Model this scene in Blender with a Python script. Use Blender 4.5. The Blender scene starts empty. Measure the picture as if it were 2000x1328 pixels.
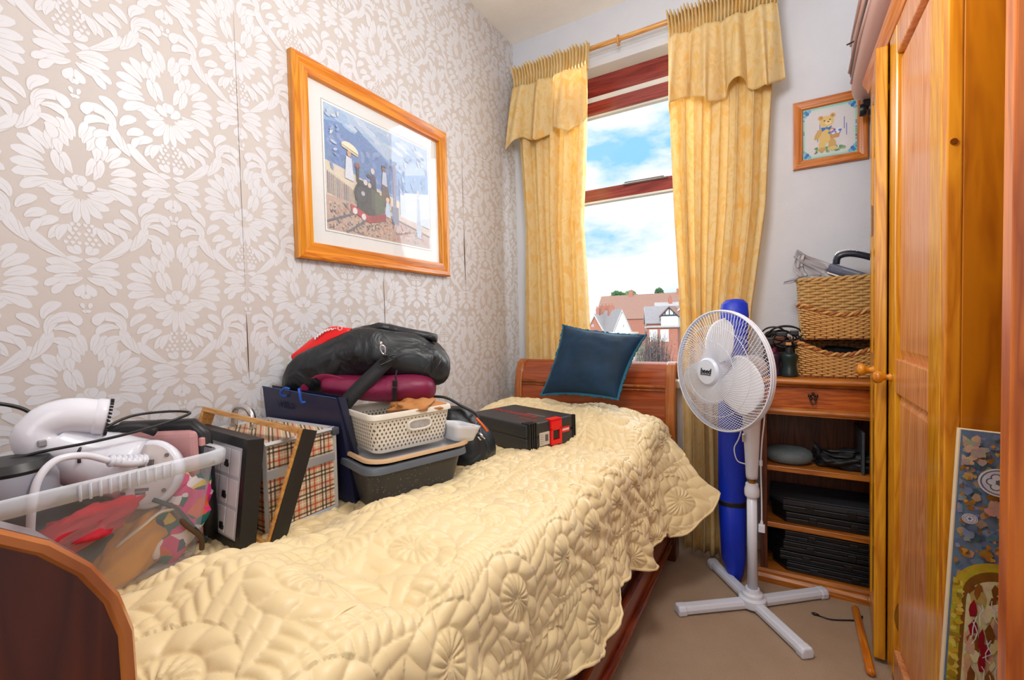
import bpy, bmesh, math, random
import numpy as np
from mathutils import Vector, Matrix, noise
random.seed(7); rng=np.random.RandomState(5)
PI=math.pi; sin=math.sin; cos=math.cos
C=bpy.context.scene.collection
# ------------------------------------------------------------------ camera
yaw,pit,rol=math.radians(30.61),math.radians(1.93),math.radians(-1.34)
F=Vector((-sin(yaw)*cos(pit),cos(yaw)*cos(pit),-sin(pit)))
R0=Vector((cos(yaw),sin(yaw),0)); U0=R0.cross(F)
R1=cos(rol)*R0+sin(rol)*U0; U1=-sin(rol)*R0+cos(rol)*U0
cd=bpy.data.cameras.new('camera'); cam=bpy.data.objects.new('camera',cd); C.objects.link(cam)
cd.sensor_width=36; cd.lens=880*36/2000; cd.clip_start=.02; cd.clip_end=1000
cam.matrix_world=Matrix(((R1.x,U1.x,-F.x,0),(R1.y,U1.y,-F.y,0),(R1.z,U1.z,-F.z,1.1),(0,0,0,1)))
bpy.context.scene.camera=cam
# ------------------------------------------------------------------ view, sky, lights
sc=bpy.context.scene
sc.view_settings.view_transform='Standard'; sc.view_settings.look='None'
sc.view_settings.exposure=0.0; sc.view_settings.gamma=1; sc.view_settings.use_curve_mapping=False
def lin(c,*a):
    if a: c=(c,)+a
    return tuple(((v/255)/12.92 if v/255<=.04045 else ((v/255+.055)/1.055)**2.4) for v in c)+(1,)
w=bpy.data.worlds.new('sky'); sc.world=w; w.use_nodes=True
nt=w.node_tree; nt.nodes.clear()
wo=nt.nodes.new('ShaderNodeOutputWorld'); bg=nt.nodes.new('ShaderNodeBackground')
tc=nt.nodes.new('ShaderNodeTexCoord'); mp=nt.nodes.new('ShaderNodeMapping'); nz=nt.nodes.new('ShaderNodeTexNoise'); rp=nt.nodes.new('ShaderNodeValToRGB')
mp.inputs['Scale'].default_value=(2.2,2.2,5.0); mp.inputs['Location'].default_value=(.62,.3,.35)
nz.inputs['Scale'].default_value=1.6; nz.inputs['Detail'].default_value=7; nz.inputs['Roughness'].default_value=.56
rp.color_ramp.elements[0].position=.36; rp.color_ramp.elements[0].color=(.30,.66,1.0,1)
rp.color_ramp.elements[1].position=.49; rp.color_ramp.elements[1].color=(.98,.99,1,1)
e=rp.color_ramp.elements.new(.43); e.color=(.72,.87,.98,1)
nt.links.new(tc.outputs['Generated'],mp.inputs[0]); nt.links.new(mp.outputs[0],nz.inputs[0]); nt.links.new(nz.outputs[0],rp.inputs[0])
nt.links.new(rp.outputs[0],bg.inputs[0]); nt.links.new(bg.outputs[0],wo.inputs[0]); bg.inputs[1].default_value=1.12
def light(name,kind,loc,energy,color,size=.1,size_y=None,target=None,angle=None):
    d=bpy.data.lights.new(name,kind); d.energy=energy; d.color=color
    if kind=='AREA':
        d.size=size
        if size_y: d.shape='RECTANGLE'; d.size_y=size_y
    elif kind=='SUN': d.angle=angle or .01
    else: d.shadow_soft_size=size
    o=bpy.data.objects.new(name,d); C.objects.link(o); o.location=loc
    if target is not None: o.rotation_euler=(Vector(target)-Vector(loc)).to_track_quat('-Z','Y').to_euler()
    return o
light('sun','SUN',(0,-20,30),2.3,(1,.96,.9),target=(-8,40,0),angle=.02)
light('window_daylight','AREA',(-.66,2.52,1.7),20,(.82,.91,1),.8,1.6,target=(-.5,0,.9))
light('overhead_fill','POINT',(-.25,.85,2.02),36,(1,.975,.95),.16)  # unseen fill light added overhead to brighten the room, no fitting modelled
light('camera_side_fill','AREA',(.10,-1.1,1.9),15,(1,.97,.94),1.1,1.5,target=(-.35,1.6,.9))  # fill light added behind the camera; the wall there has no doorway
# ------------------------------------------------------------------ node expression helper
class X:
    def __init__(s,t,k): s.t=t; s.k=k
    def m(s,op,*a):
        n=s.t.nodes.new('ShaderNodeMath'); n.operation=op
        for i,v in enumerate((s,)+a):
            if isinstance(v,X): s.t.links.new(v.k,n.inputs[i])
            else: n.inputs[i].default_value=v
        return X(s.t,n.outputs[0])
    def __add__(s,o): return s.m('ADD',o)
    __radd__=__add__
    def __sub__(s,o): return s.m('SUBTRACT',o)
    def __rsub__(s,o): return (s*-1)+o
    def __mul__(s,o): return s.m('MULTIPLY',o)
    __rmul__=__mul__
    def __truediv__(s,o): return s.m('DIVIDE',o)
    def fr(s): return s.m('FRACT')
    def ab(s): return s.m('ABSOLUTE')
    def lt(s,o): return s.m('LESS_THAN',o)
    def gt(s,o): return s.m('GREATER_THAN',o)
    def mx(s,o): return s.m('MAXIMUM',o)
    def mn(s,o): return s.m('MINIMUM',o)
    def sn(s): return s.m('SINE')
class Mat:
    def __init__(s,name,rough=.5,spec=.5,metal=0,**kw):
        m=bpy.data.materials.new(name); m.use_nodes=True; s.m=m; s.t=m.node_tree; s.b=s.t.nodes['Principled BSDF']
        s.b.inputs['Roughness'].default_value=rough; s.b.inputs['Metallic'].default_value=metal
        s.b.inputs['Specular IOR Level'].default_value=spec
        for k,v in kw.items(): s.b.inputs[k.replace('_',' ')].default_value=v
    def co(s,kind='Object',scale=None):
        n=s.t.nodes.new('ShaderNodeTexCoord'); o=n.outputs[kind]
        if scale:
            q=s.t.nodes.new('ShaderNodeMapping'); q.inputs['Scale'].default_value=scale; s.t.links.new(o,q.inputs[0]); o=q.outputs[0]
        return o
    def xyz(s,v):
        n=s.t.nodes.new('ShaderNodeSeparateXYZ'); s.t.links.new(v,n.inputs[0]); return [X(s.t,o) for o in n.outputs]
    def noise(s,v,scale,det=3,rough=.5,dist=0):
        n=s.t.nodes.new('ShaderNodeTexNoise'); s.t.links.new(v,n.inputs['Vector'])
        n.inputs['Scale'].default_value=scale; n.inputs['Detail'].default_value=det; n.inputs['Roughness'].default_value=rough; n.inputs['Distortion'].default_value=dist
        return X(s.t,n.outputs[0])
    def vor(s,v,scale,feat='F1',out=0):
        n=s.t.nodes.new('ShaderNodeTexVoronoi'); n.feature=feat; s.t.links.new(v,n.inputs['Vector']); n.inputs['Scale'].default_value=scale
        return X(s.t,n.outputs[out])
    def wave(s,v,scale,dist=0,det=2,ds=1,d='X',prof='SIN'):
        n=s.t.nodes.new('ShaderNodeTexWave'); n.bands_direction=d; n.wave_profile=prof; s.t.links.new(v,n.inputs['Vector'])
        n.inputs['Scale'].default_value=scale; n.inputs['Distortion'].default_value=dist; n.inputs['Detail'].default_value=det; n.inputs['Detail Scale'].default_value=ds
        return X(s.t,n.outputs[1])
    def ramp(s,x,stops):
        n=s.t.nodes.new('ShaderNodeValToRGB'); s.t.links.new(x.k,n.inputs[0]); cr=n.color_ramp
        cr.elements[0].position=stops[0][0]; cr.elements[0].color=stops[0][1]
        cr.elements[1].position=stops[-1][0]; cr.elements[1].color=stops[-1][1]
        for p,c in stops[1:-1]: q=cr.elements.new(p); q.color=c
        return X(s.t,n.outputs[0])
    def mix(s,f,a,b):
        n=s.t.nodes.new('ShaderNodeMix'); n.data_type='RGBA'
        for i,v in ((0,f),(6,a),(7,b)):
            if isinstance(v,X): s.t.links.new(v.k,n.inputs[i])
            else: n.inputs[i].default_value=v
        return X(s.t,n.outputs[2])
    def col(s,v):
        if isinstance(v,X): s.t.links.new(v.k,s.b.inputs['Base Color'])
        else: s.b.inputs['Base Color'].default_value=v
        return s
    def bump(s,x,st=.3,d=.01):
        n=s.t.nodes.new('ShaderNodeBump'); n.inputs['Strength'].default_value=st; n.inputs['Distance'].default_value=d
        s.t.links.new(x.k,n.inputs['Height']); s.t.links.new(n.outputs[0],s.b.inputs['Normal']); return s
def plain(name,rgb,rough=.5,spec=.5,metal=0,var=.06,ns=30,bump=0,bs=200,**kw):
    m=Mat(name,rough,spec,metal,**kw); c=lin(rgb); v=m.co()
    d=tuple(x*(1-var*2) for x in c[:3])+(1,)
    m.col(m.mix(m.noise(v,ns),d,c))
    if bump: m.bump(m.noise(v,bs,2),bump,.002)
    return m.m
def wood(name,light_,dark,axis='Z',rough=.3,knots=True,sc_=1.0,coat=.3,streak=None):
    m=Mat(name,rough,.5); m.b.inputs['Coat Weight'].default_value=coat; m.b.inputs['Coat Roughness'].default_value=.15
    k={'X':(.9,14,14),'Y':(14,.9,14),'Z':(14,14,.9)}[axis]
    v=m.co('Object',tuple(x*sc_ for x in k))
    n1=m.noise(v,.8,4,.55,1.2); n2=m.noise(v,7,3,.6,.3)
    w_=((n1*9).fr()-.5).ab()*2
    f=w_*.75+n2*.35
    c=m.ramp(f,[(.1,lin(dark)),(.45,lin(tuple((a*.45+b*.55) for a,b in zip(dark,light_)))),(.85,lin(light_))])
    if streak:
        c=m.mix(m.noise(m.co('Object',tuple(x*.35*sc_ for x in k)),1.6,2).gt(.56)*.55,c,lin(streak))
    if knots:
        vk=m.co('Object',{'X':(2.2,7,7),'Y':(7,2.2,7),'Z':(7,7,2.2)}[axis])
        kn=m.vor(vk,.8).lt(.10)
        c=m.mix(kn*.7,c,lin(tuple(x*.45 for x in dark)))
    m.col(c); m.bump(f,.08,.002)
    return m.m
# ------------------------------------------------------------------ mesh builder
ORG={}
class MB:
    def __init__(s): s.v=[]; s.f=[]; s.mi=[]; s.M=Matrix(); s.cur=0; s.cols=None
    def pts(s,ps):
        b=len(s.v)
        for p in ps: s.v.append(s.M@Vector(p))
        return b
    def face(s,idx): s.f.append(tuple(idx)); s.mi.append(s.cur)
    def box(s,a,b):
        x0,y0,z0=a;x1,y1,z1=b; i=s.pts([(x0,y0,z0),(x1,y0,z0),(x1,y1,z0),(x0,y1,z0),(x0,y0,z1),(x1,y0,z1),(x1,y1,z1),(x0,y1,z1)])
        for q in ((3,2,1,0),(4,5,6,7),(0,1,5,4),(1,2,6,5),(2,3,7,6),(3,0,4,7)): s.face([i+k for k in q])
        return s
    def cbox(s,c,h): return s.box([c[k]-h[k] for k in range(3)],[c[k]+h[k] for k in range(3)])
    def grid(s,fn,nu,nv,cu=False,cv=False):
        b=s.pts([fn(i/(nu if cu else nu-1),j/(nv if cv else nv-1)) for i in range(nu) for j in range(nv)])
        for i in range(nu if cu else nu-1):
            for j in range(nv if cv else nv-1):
                a=b+i*nv+j; c=b+((i+1)%nu)*nv+j; d=b+((i+1)%nu)*nv+(j+1)%nv; e_=b+i*nv+(j+1)%nv
                s.face((a,c,d,e_))
        return b
    def tube(s,path,r,n=8,closed=False,cap=True,flat=1,up=None):
        P=[Vector(p) for p in path]; L=len(P)
        rr=r if isinstance(r,(list,tuple)) else [r]*L
        rings=[]; prev=None
        for i,p in enumerate(P):
            if closed: t=P[(i+1)%L]-P[i-1]
            else: t=P[min(i+1,L-1)]-P[max(i-1,0)]
            t.normalize()
            if prev is None:
                a=Vector(up) if up else (Vector((0,0,1)) if abs(t.z)<.9 else Vector((1,0,0)))
            else: a=prev
            x=(a-t*a.dot(t)); x.normalize(); y=t.cross(x); prev=x
            rings.append(s.pts([p+rr[i]*(cos(2*PI*k/n)*x*flat+sin(2*PI*k/n)*y) for k in range(n)]))
        for i in range(L if closed else L-1):
            a=rings[i]; b=rings[(i+1)%L]
            for k in range(n): s.face((a+k,a+(k+1)%n,b+(k+1)%n,b+k))
        if cap and not closed:
            s.face([rings[0]+k for k in range(n)][::-1]); s.face([rings[-1]+k for k in range(n)])
        return s
    def lathe(s,prof,n=24,M=None,cap=True):
        o=s.M
        if M is not None: s.M=s.M@M
        rings=[s.pts([(r*cos(2*PI*k/n),r*sin(2*PI*k/n),z) for k in range(n)]) for r,z in prof]
        for a,b in zip(rings,rings[1:]):
            for k in range(n): s.face((a+k,a+(k+1)%n,b+(k+1)%n,b+k))
        if cap:
            s.face([rings[0]+k for k in range(n)][::-1]); s.face([rings[-1]+k for k in range(n)])
        s.M=o; return s
    def prism(s,poly,h0,h1,ax='z'):
        def q(p,h): return (p[0],p[1],h) if ax=='z' else ((p[0],h,p[1]) if ax=='y' else (h,p[0],p[1]))
        n=len(poly); a=s.pts([q(p,h0) for p in poly]); b=s.pts([q(p,h1) for p in poly])
        s.face([a+k for k in range(n)][::-1]); s.face([b+k for k in range(n)])
        for k in range(n): s.face((a+k,a+(k+1)%n,b+(k+1)%n,b+k))
        return s
    def loft(s,secs,n=28,ex=.75,nz_=0,ns=8,seed=0):
        # secs: (center, half-right vector, half-up vector)
        rings=[]
        def se(a): 
            c_,s_=cos(a),sin(a); return math.copysign(abs(c_)**ex,c_),math.copysign(abs(s_)**ex,s_)
        for c,r,u in secs:
            c,r,u=Vector(c),Vector(r),Vector(u); ps=[]
            for k in range(n):
                a,b=se(2*PI*k/n); p=c+r*a+u*b
                if nz_:
                    d=(p-c); d.normalize() if d.length>1e-6 else None
                    p=p+d*nz_*noise.noise(p*ns+Vector((seed,0,0)))+d*nz_*.5*noise.noise(p*ns*2.7+Vector((seed,3,0)))
                ps.append(p)
            rings.append(s.pts(ps))
        for a,b in zip(rings,rings[1:]):
            for k in range(n): s.face((a+k,a+(k+1)%n,b+(k+1)%n,b+k))
        s.face([rings[0]+k for k in range(n)][::-1]); s.face([rings[-1]+k for k in range(n)])
        return s
    def build(s,name,mats,parent=None,smooth=False,bevel=0,seg=2,subsurf=0,solid=0,auto=None):
        me=bpy.data.meshes.new(name)
        org=Vector((0,0,0))
        if parent is not None: org=ORG[parent.name]
        me.from_pydata([tuple(v-org) for v in s.v],[],s.f)
        if not isinstance(mats,(list,tuple)): mats=[mats]
        for m in mats: me.materials.append(m)
        me.polygons.foreach_set('material_index',s.mi)
        bm=bmesh.new(); bm.from_mesh(me); bmesh.ops.recalc_face_normals(bm,faces=bm.faces); bm.to_mesh(me); bm.free()
        if s.cols is not None:
            ca=me.color_attributes.new('Col','FLOAT_COLOR','CORNER'); i=0
            for p in me.polygons:
                for _ in p.loop_indices: ca.data[i].color=s.cols[p.index]; i+=1
        if smooth: me.polygons.foreach_set('use_smooth',[True]*len(me.polygons))
        if auto:
            me.polygons.foreach_set('use_smooth',[True]*len(me.polygons)); me.set_sharp_from_angle(angle=math.radians(auto))
        o=bpy.data.objects.new(name,me); C.objects.link(o); ORG[o.name]=org
        if parent is not None: o.parent=parent
        if solid:
            q=o.modifiers.new('solid','SOLIDIFY'); q.thickness=solid; q.offset=0
        if bevel:
            q=o.modifiers.new('bevel','BEVEL'); q.width=bevel; q.segments=seg; q.limit_method='ANGLE'; q.angle_limit=math.radians(35)
        if subsurf:
            q=o.modifiers.new('sub','SUBSURF'); q.levels=subsurf; q.render_levels=subsurf
        return o
def tag(o,label=None,cat=None,group=None,kind=None):
    if label: o['label']=label
    if cat: o['category']=cat
    if group: o['group']=group
    if kind: o['kind']=kind
    return o
def thing(name,loc,label,cat,group=None):
    o=bpy.data.objects.new(name,None); C.objects.link(o); o.location=loc; o.empty_display_size=.05; ORG[o.name]=Vector(loc)
    return tag(o,label,cat,group)
def dup(root,loc=None,rz=None,label=None):
    r=root.copy(); C.objects.link(r); ORG[r.name]=ORG[root.name]
    if loc is not None: r.location=loc
    if rz is not None: r.rotation_euler=(0,0,rz)
    if label: r['label']=label
    for ch in list(root.children):
        c=ch.copy(); C.objects.link(c); c.parent=r
        for g in ch.children:
            d=g.copy(); C.objects.link(d); d.parent=c
    return r
def frame(o,x,y,z=None):
    x=Vector(x).normalized(); y=Vector(y); y=(y-x*y.dot(x)).normalized(); z=x.cross(y)
    return Matrix(((x.x,y.x,z.x,o[0]),(x.y,y.y,z.y,o[1]),(x.z,y.z,z.z,o[2]),(0,0,0,1)))
def text(s,size,M,name,mat,parent,depth=.0006,shear=0,bold=0):
    cu=bpy.data.curves.new('t','FONT'); cu.body=s; cu.size=size; cu.extrude=depth; cu.align_x='CENTER'; cu.align_y='CENTER'; cu.shear=shear; cu.offset=bold
    t=bpy.data.objects.new('t',cu); C.objects.link(t)
    me=bpy.data.meshes.new_from_object(t.evaluated_get(bpy.context.evaluated_depsgraph_get()))
    bpy.data.objects.remove(t); bpy.data.curves.remove(cu)
    me.materials.clear(); me.materials.append(mat); me.transform(M); org=ORG[parent.name]; me.transform(Matrix.Translation(-org))
    o=bpy.data.objects.new(name,me); C.objects.link(o); o.parent=parent; ORG[o.name]=org; return o
def bez(ps,n=24):
    # catmull-rom through points
    P=[Vector(p) for p in ps]; P=[P[0]*2-P[1]]+P+[P[-1]*2-P[-2]]; out=[]; m=len(P)-3
    for i in range(m):
        a,b,c,d=P[i:i+4]; k=max(2,n//m)
        for j in range(k):
            t=j/k; out.append(.5*((2*b)+(c-a)*t+(2*a-5*b+4*c-d)*t*t+(3*b-a-3*c+d)*t**3))
    out.append(P[-2]); return out
def sm(a,b,x):
    t=min(1,max(0,(x-a)/(b-a))); return t*t*(3-2*t)
class Paint(MB):
    """flat coloured shapes of a printed picture, each a hair above the last"""
    def __init__(s,M): super().__init__(); s.M=M; s.h=0; s.cols=[]
    def poly(s,pts,rgb):
        s.h+=.000006; b=s.pts([(x,y,s.h) for x,y in pts]); s.face(range(b,b+len(pts))); s.cols.append(lin(rgb)); return s
    def ell(s,x,y,a,b,rgb,n=14,rot=0,a0=0,a1=2*PI):
        return s.poly([(x+a*cos(t)*cos(rot)-b*sin(t)*sin(rot),y+a*cos(t)*sin(rot)+b*sin(t)*cos(rot)) for t in [a0+(a1-a0)*k/n for k in range(n if a1-a0>6.2 else n+1)]],rgb)
    def rect(s,x0,y0,x1,y1,rgb): return s.poly([(x0,y0),(x1,y0),(x1,y1),(x0,y1)],rgb)
    def line(s,pts,w_,rgb):
        for (a,b),(c,d) in zip(pts,pts[1:]):
            L=math.hypot(c-a,d-b) or 1; nx,ny=-(d-b)/L*w_/2,(c-a)/L*w_/2
            s.poly([(a+nx,b+ny),(c+nx,d+ny),(c-nx,d-ny),(a-nx,b-ny)],rgb)
        return s
def attrmat(name,rough=.5,mott=.15,ns=60,coat=0):
    m=Mat(name,rough,.3); m.b.inputs['Coat Weight'].default_value=coat; m.b.inputs['Coat Roughness'].default_value=.05
    a=m.t.nodes.new('ShaderNodeAttribute'); a.attribute_name='Col'
    n=m.t.nodes.new('ShaderNodeMix'); n.data_type='RGBA'; n.blend_type='OVERLAY'; n.inputs[0].default_value=mott
    m.t.links.new(a.outputs['Color'],n.inputs[6]); nz_=m.t.nodes.new('ShaderNodeTexNoise'); nz_.inputs['Scale'].default_value=ns; nz_.inputs['Detail'].default_value=4
    m.t.links.new(m.co(),nz_.inputs[0]); m.t.links.new(nz_.outputs[1],n.inputs[7]); m.t.links.new(n.outputs[2],m.b.inputs['Base Color'])
    return m.m
def glassmat(name,col=(1,1,1,1),alpha=.12,rough=.03):
    m=Mat(name,rough); t=m.t; t.nodes.remove(m.b)
    o=t.nodes['Material Output']; tr=t.nodes.new('ShaderNodeBsdfTransparent'); gl=t.nodes.new('ShaderNodeBsdfGlossy'); mx=t.nodes.new('ShaderNodeMixShader'); lw=t.nodes.new('ShaderNodeLayerWeight'); fr=t.nodes.new('ShaderNodeMath'); fr.operation='POWER'; fr.inputs[1].default_value=4.5
    tr.inputs[0].default_value=col; gl.inputs['Roughness'].default_value=rough; lw.inputs[0].default_value=.5; t.links.new(lw.outputs['Facing'],fr.inputs[0])
    nz_=t.nodes.new('ShaderNodeTexNoise'); nz_.inputs['Scale'].default_value=90; q=t.nodes.new('ShaderNodeMath'); q.operation='MULTIPLY'; q.inputs[1].default_value=alpha
    a=t.nodes.new('ShaderNodeMath'); a.operation='ADD'
    t.links.new(nz_.outputs[0],q.inputs[0]); t.links.new(q.outputs[0],a.inputs[0]); t.links.new(fr.outputs[0],a.inputs[1])
    t.links.new(a.outputs[0],mx.inputs[0]); t.links.new(tr.outputs[0],mx.inputs[1]); t.links.new(gl.outputs[0],mx.inputs[2]); t.links.new(mx.outputs[0],o.inputs[0])
    return m.m
# ------------------------------------------------------------------ shared materials
M_white=plain('white_plastic',(228,230,238),.35)
M_black=plain('black_plastic',(22,23,26),.4)
M_blackfab=plain('black_fabric',(20,22,27),.55,bump=.3,bs=400)
M_chrome=plain('chrome',(220,220,222),.15,metal=1)
M_brass=plain('brass',(170,120,50),.3,metal=1)
M_pine=wood('honey_pine',(222,146,30),(186,106,14),'Z',.28)
M_pineY=wood('honey_pine_y',(226,140,36),(188,96,16),'Y',.28)
M_pineX=wood('honey_pine_x',(216,128,42),(172,84,22),'X',.3)
M_pinepanel=wood('rosy_pine',(222,156,104),(196,118,66),'Z',.25,knots=False)
M_pineside=wood('dark_pine',(190,114,10),(156,84,6),'Z',.3,streak=(150,66,8),sc_=.5)
M_mahog=wood('mahogany',(150,62,22),(96,30,10),'Y',.22,knots=False,sc_=.6)
M_mahogX=wood('mahogany_x',(166,80,34),(132,54,22),'X',.22,knots=False,sc_=.6)
M_mahogD=wood('mahogany_dark',(84,30,9),(62,19,6),'Z',.2,knots=False,sc_=.7)
M_rim=wood('mahogany_rim',(178,104,48),(150,80,34),'Z',.2,knots=False,sc_=.4)
# ------------------------------------------------------------------ room shell
WX,BY,CZ=-1.38,2.42,2.79; RX,FY=.95,-1.6
m=Mat('wallpaper_ground',.55); v=m.co()
m.col(m.mix(m.noise(v,2.2,2),lin(194,184,178),lin(201,193,188))); m.bump(m.noise(v,300,2),.08,.001); M_wpg=m.m
m=Mat('wallpaper_damask',.36); v=m.co(); m.col(m.mix(m.noise(v,60,2),lin(209,209,213),lin(215,215,219))); M_wpd=m.m
M_slit=plain('wallpaper_gap',(90,70,55),.8)
m=Mat('white_wall',.7); v=m.co(); n=m.noise(v,9,4,.6); m.col(m.mix(n,lin(206,211,222),lin(218,222,231))); m.bump(n,.25,.01); M_wall=m.m
m=Mat('ceiling_paint',.8); v=m.co(); n=m.noise(v,14,4); m.col(m.mix(n,lin(242,238,230),lin(248,245,238))); m.bump(n,.3,.01); M_ceil=m.m
m=Mat('carpet',.95,.1); v=m.co(); n=m.noise(v,420,2); n2=m.noise(v,5,4,.6)
m.col(m.mix(n2,m.mix(n,lin(150,122,98),lin(192,164,138)),m.mix(n,lin(168,140,116),lin(212,188,162)))); m.bump(n,.8,.006); M_carpet=m.m
# wall_left with its damask wallpaper
b=MB(); b.box((WX-.1,FY,0),(WX,BY,CZ))
def leafpts(x,y,ang,L,Wd,curl=0,n=9):
    # curved leaf outline starting at x,y going along ang
    out=[];back=[];a=ang;px,py=x,y
    for i in range(n):
        t=i/(n-1); w_=1.16*Wd*(sin(PI*min(1,t*.88+.06))**.7)*(.55+.6*t if t<.75 else .55+.6*.75)
        nx,ny=-sin(a),cos(a)
        out.append((px+nx*w_,py+ny*w_)); back.append((px-nx*w_,py-ny*w_))
        px+=cos(a)*L/(n-1); py+=sin(a)*L/(n-1); a+=curl/(n-1)
    return out+back[::-1]
LV=[]
D=PI/180
def L(x,y,a,l,w_,c=0): LV.append((x,y,a*D,l,w_,c*D))
# big leaf medallion (right half; mirrored later)
for (x,y,a,l,w_,c) in [(.030,-.028,-28,.062,.0105,50),(.048,-.030,-8,.055,.010,-50),(.052,-.018,12,.056,.0105,-50),(.056,-.006,22,.053,.0105,-45),(.058,.010,36,.052,.0105,-45),(.056,.026,52,.050,.0105,-40),(.050,.038,70,.048,.010,-40),(.044,.040,92,.040,.0085,-30),
   (.012,-.004,62,.046,.0085,25),(.026,-.010,66,.046,.0085,12),(.036,-.002,80,.042,.007,10),(.030,.034,72,.04,.0085,40),(.016,.055,56,.044,.0095,60),(.010,.070,80,.050,.0095,-45),(.004,.080,76,.044,.007,-10),
   (.012,-.048,-20,.048,.0095,50),(.012,-.056,-46,.044,.0095,50),(.008,-.060,-66,.048,.009,30),(.003,-.060,-84,.056,.007,5),(.020,-.042,-4,.036,.007,40)]: L(x,y,a,l,w_,c)
for (x,y,a,l,w_,c) in [(.004,-.040,30,.030,.010,60),(.002,-.030,80,.024,.009,10)]: L(x,y,a,l,w_,c)
# pineapple scales and small flower
for r_ in range(5):
    for q in range(3):
        xx=.006+.0115*q+(r_%2)*.0055
        if xx<.030-.002*r_: L(xx,-.166+r_*.0105,90,.0085,.0038)
for (x,y,a,l,w_,c) in [(.006,-.186,20,.026,.007,40),(.004,-.184,60,.020,.006,0),(.002,-.198,-10,.028,.007,30),(.020,-.140,75,.020,.005,0)]: L(x,y,a,l,w_,c)
# urn
for (x,y,a,l,w_,c) in [(.006,-.222,30,.060,.0105,-35),(.010,-.226,10,.055,.0095,-25),(.014,-.236,-10,.044,.009,-20),(.004,-.240,-30,.044,.009,45),(.003,-.256,-70,.030,.009,20),(.030,-.254,-25,.036,.008,-50),(.038,-.246,-5,.034,.0075,-60),(.003,-.290,90,.012,.006,0),(.004,-.312,60,.014,.004,40),(.003,-.322,90,.008,.005,0)]: L(x,y,a,l,w_,c)
# scroll arms rising to both sides
for (x,y,a,l,w_,c) in [(.030,-.196,30,.075,.010,22),(.040,-.186,28,.07,.010,34),(.088,-.168,50,.062,.0105,28),(.100,-.160,60,.060,.0105,20),(.118,-.118,92,.055,.010,-60),(.104,-.100,110,.045,.0095,70),(.092,-.118,128,.040,.0095,60),(.074,-.136,120,.044,.0095,60),(.056,-.158,112,.044,.0095,50),(.042,-.160,95,.040,.008,40),(.080,-.150,88,.036,.007,60),
   (.118,-.096,60,.060,.0105,-95),(.128,-.104,30,.05,.0085,-110),(.112,-.080,88,.050,.010,-95),(.150,-.070,-8,.034,.011,-120),(.120,-.128,10,.04,.009,-80),(.132,-.140,-30,.034,.010,-100)]: L(x,y,a,l,w_,c)
motifs=[(.4+.37*i,1.472-.49*j) for i in range(-1,7) for j in range(-3,3)]+[(.585+.37*i,1.217-.49*j) for i in range(-1,7) for j in range(-4,3)]
b.cur=1
for (cy_,cz_) in motifs:
    if cy_<-.1 or cy_>2.7: continue
    k_=0
    for (x,y,a,l,w_,c) in LV:
        k_+=1
        for sgn in (1,-1):
            # mirrored in Y
            ps=[(sgn*p,q) for p,q in leafpts(x,y,a,l,w_,c)]
            h=WX+.0003+.0000045*k_+(.000002 if sgn>0 else 0)
            pp=[(h,min(BY-.001,cy_+p),min(CZ-.001,cz_+q)) for p,q in ps]
            if min(p[1] for p in pp)>=BY-.002 or min(p[2] for p in pp)>CZ-.002 or max(p[2] for p in pp)<.5: continue
            n_=len(pp)//2; mid=[(h,(pp[q][1]+pp[2*n_-1-q][1])/2,(pp[q][2]+pp[2*n_-1-q][2])/2) for q in range(n_)]
            for sc_,dh,ml in ((1.17,0,0),(1,.0000015,1)):
                b.cur=ml; ee=[tuple([h+dh]+[mid[q if q<n_ else 2*n_-1-q][t]+(pp[q][t]-mid[q if q<n_ else 2*n_-1-q][t])*sc_ for t in (1,2)]) for q in range(2*n_)]
                i0=b.pts(ee)
                for q in range(n_-1): b.face((i0+q,i0+q+1,i0+2*n_-2-q,i0+2*n_-1-q))
            if l>.038:
                b.cur=0; vv=[]
                for q in range(0,6): 
                    f_=.10*(1-q/6); m_=mid[q]; vv.append((h+.000003,m_[1]+(pp[q][1]-m_[1])*f_,m_[2]+(pp[q][2]-m_[2])*f_))
                for q in range(5,-1,-1):
                    f_=.10*(1-q/6); m_=mid[q]; vv.append((h+.000003,m_[1]-(pp[q][1]-m_[1])*f_,m_[2]-(pp[q][2]-m_[2])*f_))
                i0=b.pts(vv)
                for q in range(5): b.face((i0+q,i0+q+1,i0+10-q,i0+11-q))
b.cur=2
def slit(y0,z0,z1,w_,y1=None):
    y1=y1 or y0; n_=12; L_=[(y0+(y1-y0)*t+w_*sin(PI*t)*.5,z0+(z1-z0)*t) for t in [k/n_ for k in range(n_+1)]]
    R_=[(y-w_*sin(PI*k/n_),z) for k,(y,z) in enumerate(L_)]
    i0=b.pts([(WX+.0008,y,z) for y,z in L_+R_[::-1]]); k=n_+1
    for q in range(k-1): b.face((i0+q,i0+q+1,i0+2*k-2-q,i0+2*k-1-q))
slit(1.873,1.62,1.98,.003); slit(1.876,1.30,1.62,.008); slit(1.319,1.02,1.33,.003); slit(.764,.95,1.16,.0035); slit(.764,1.16,2.1,.0012)
o=b.build('wall_left',[M_wpg,M_wpd,M_slit]); tag(o,kind='structure')
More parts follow.
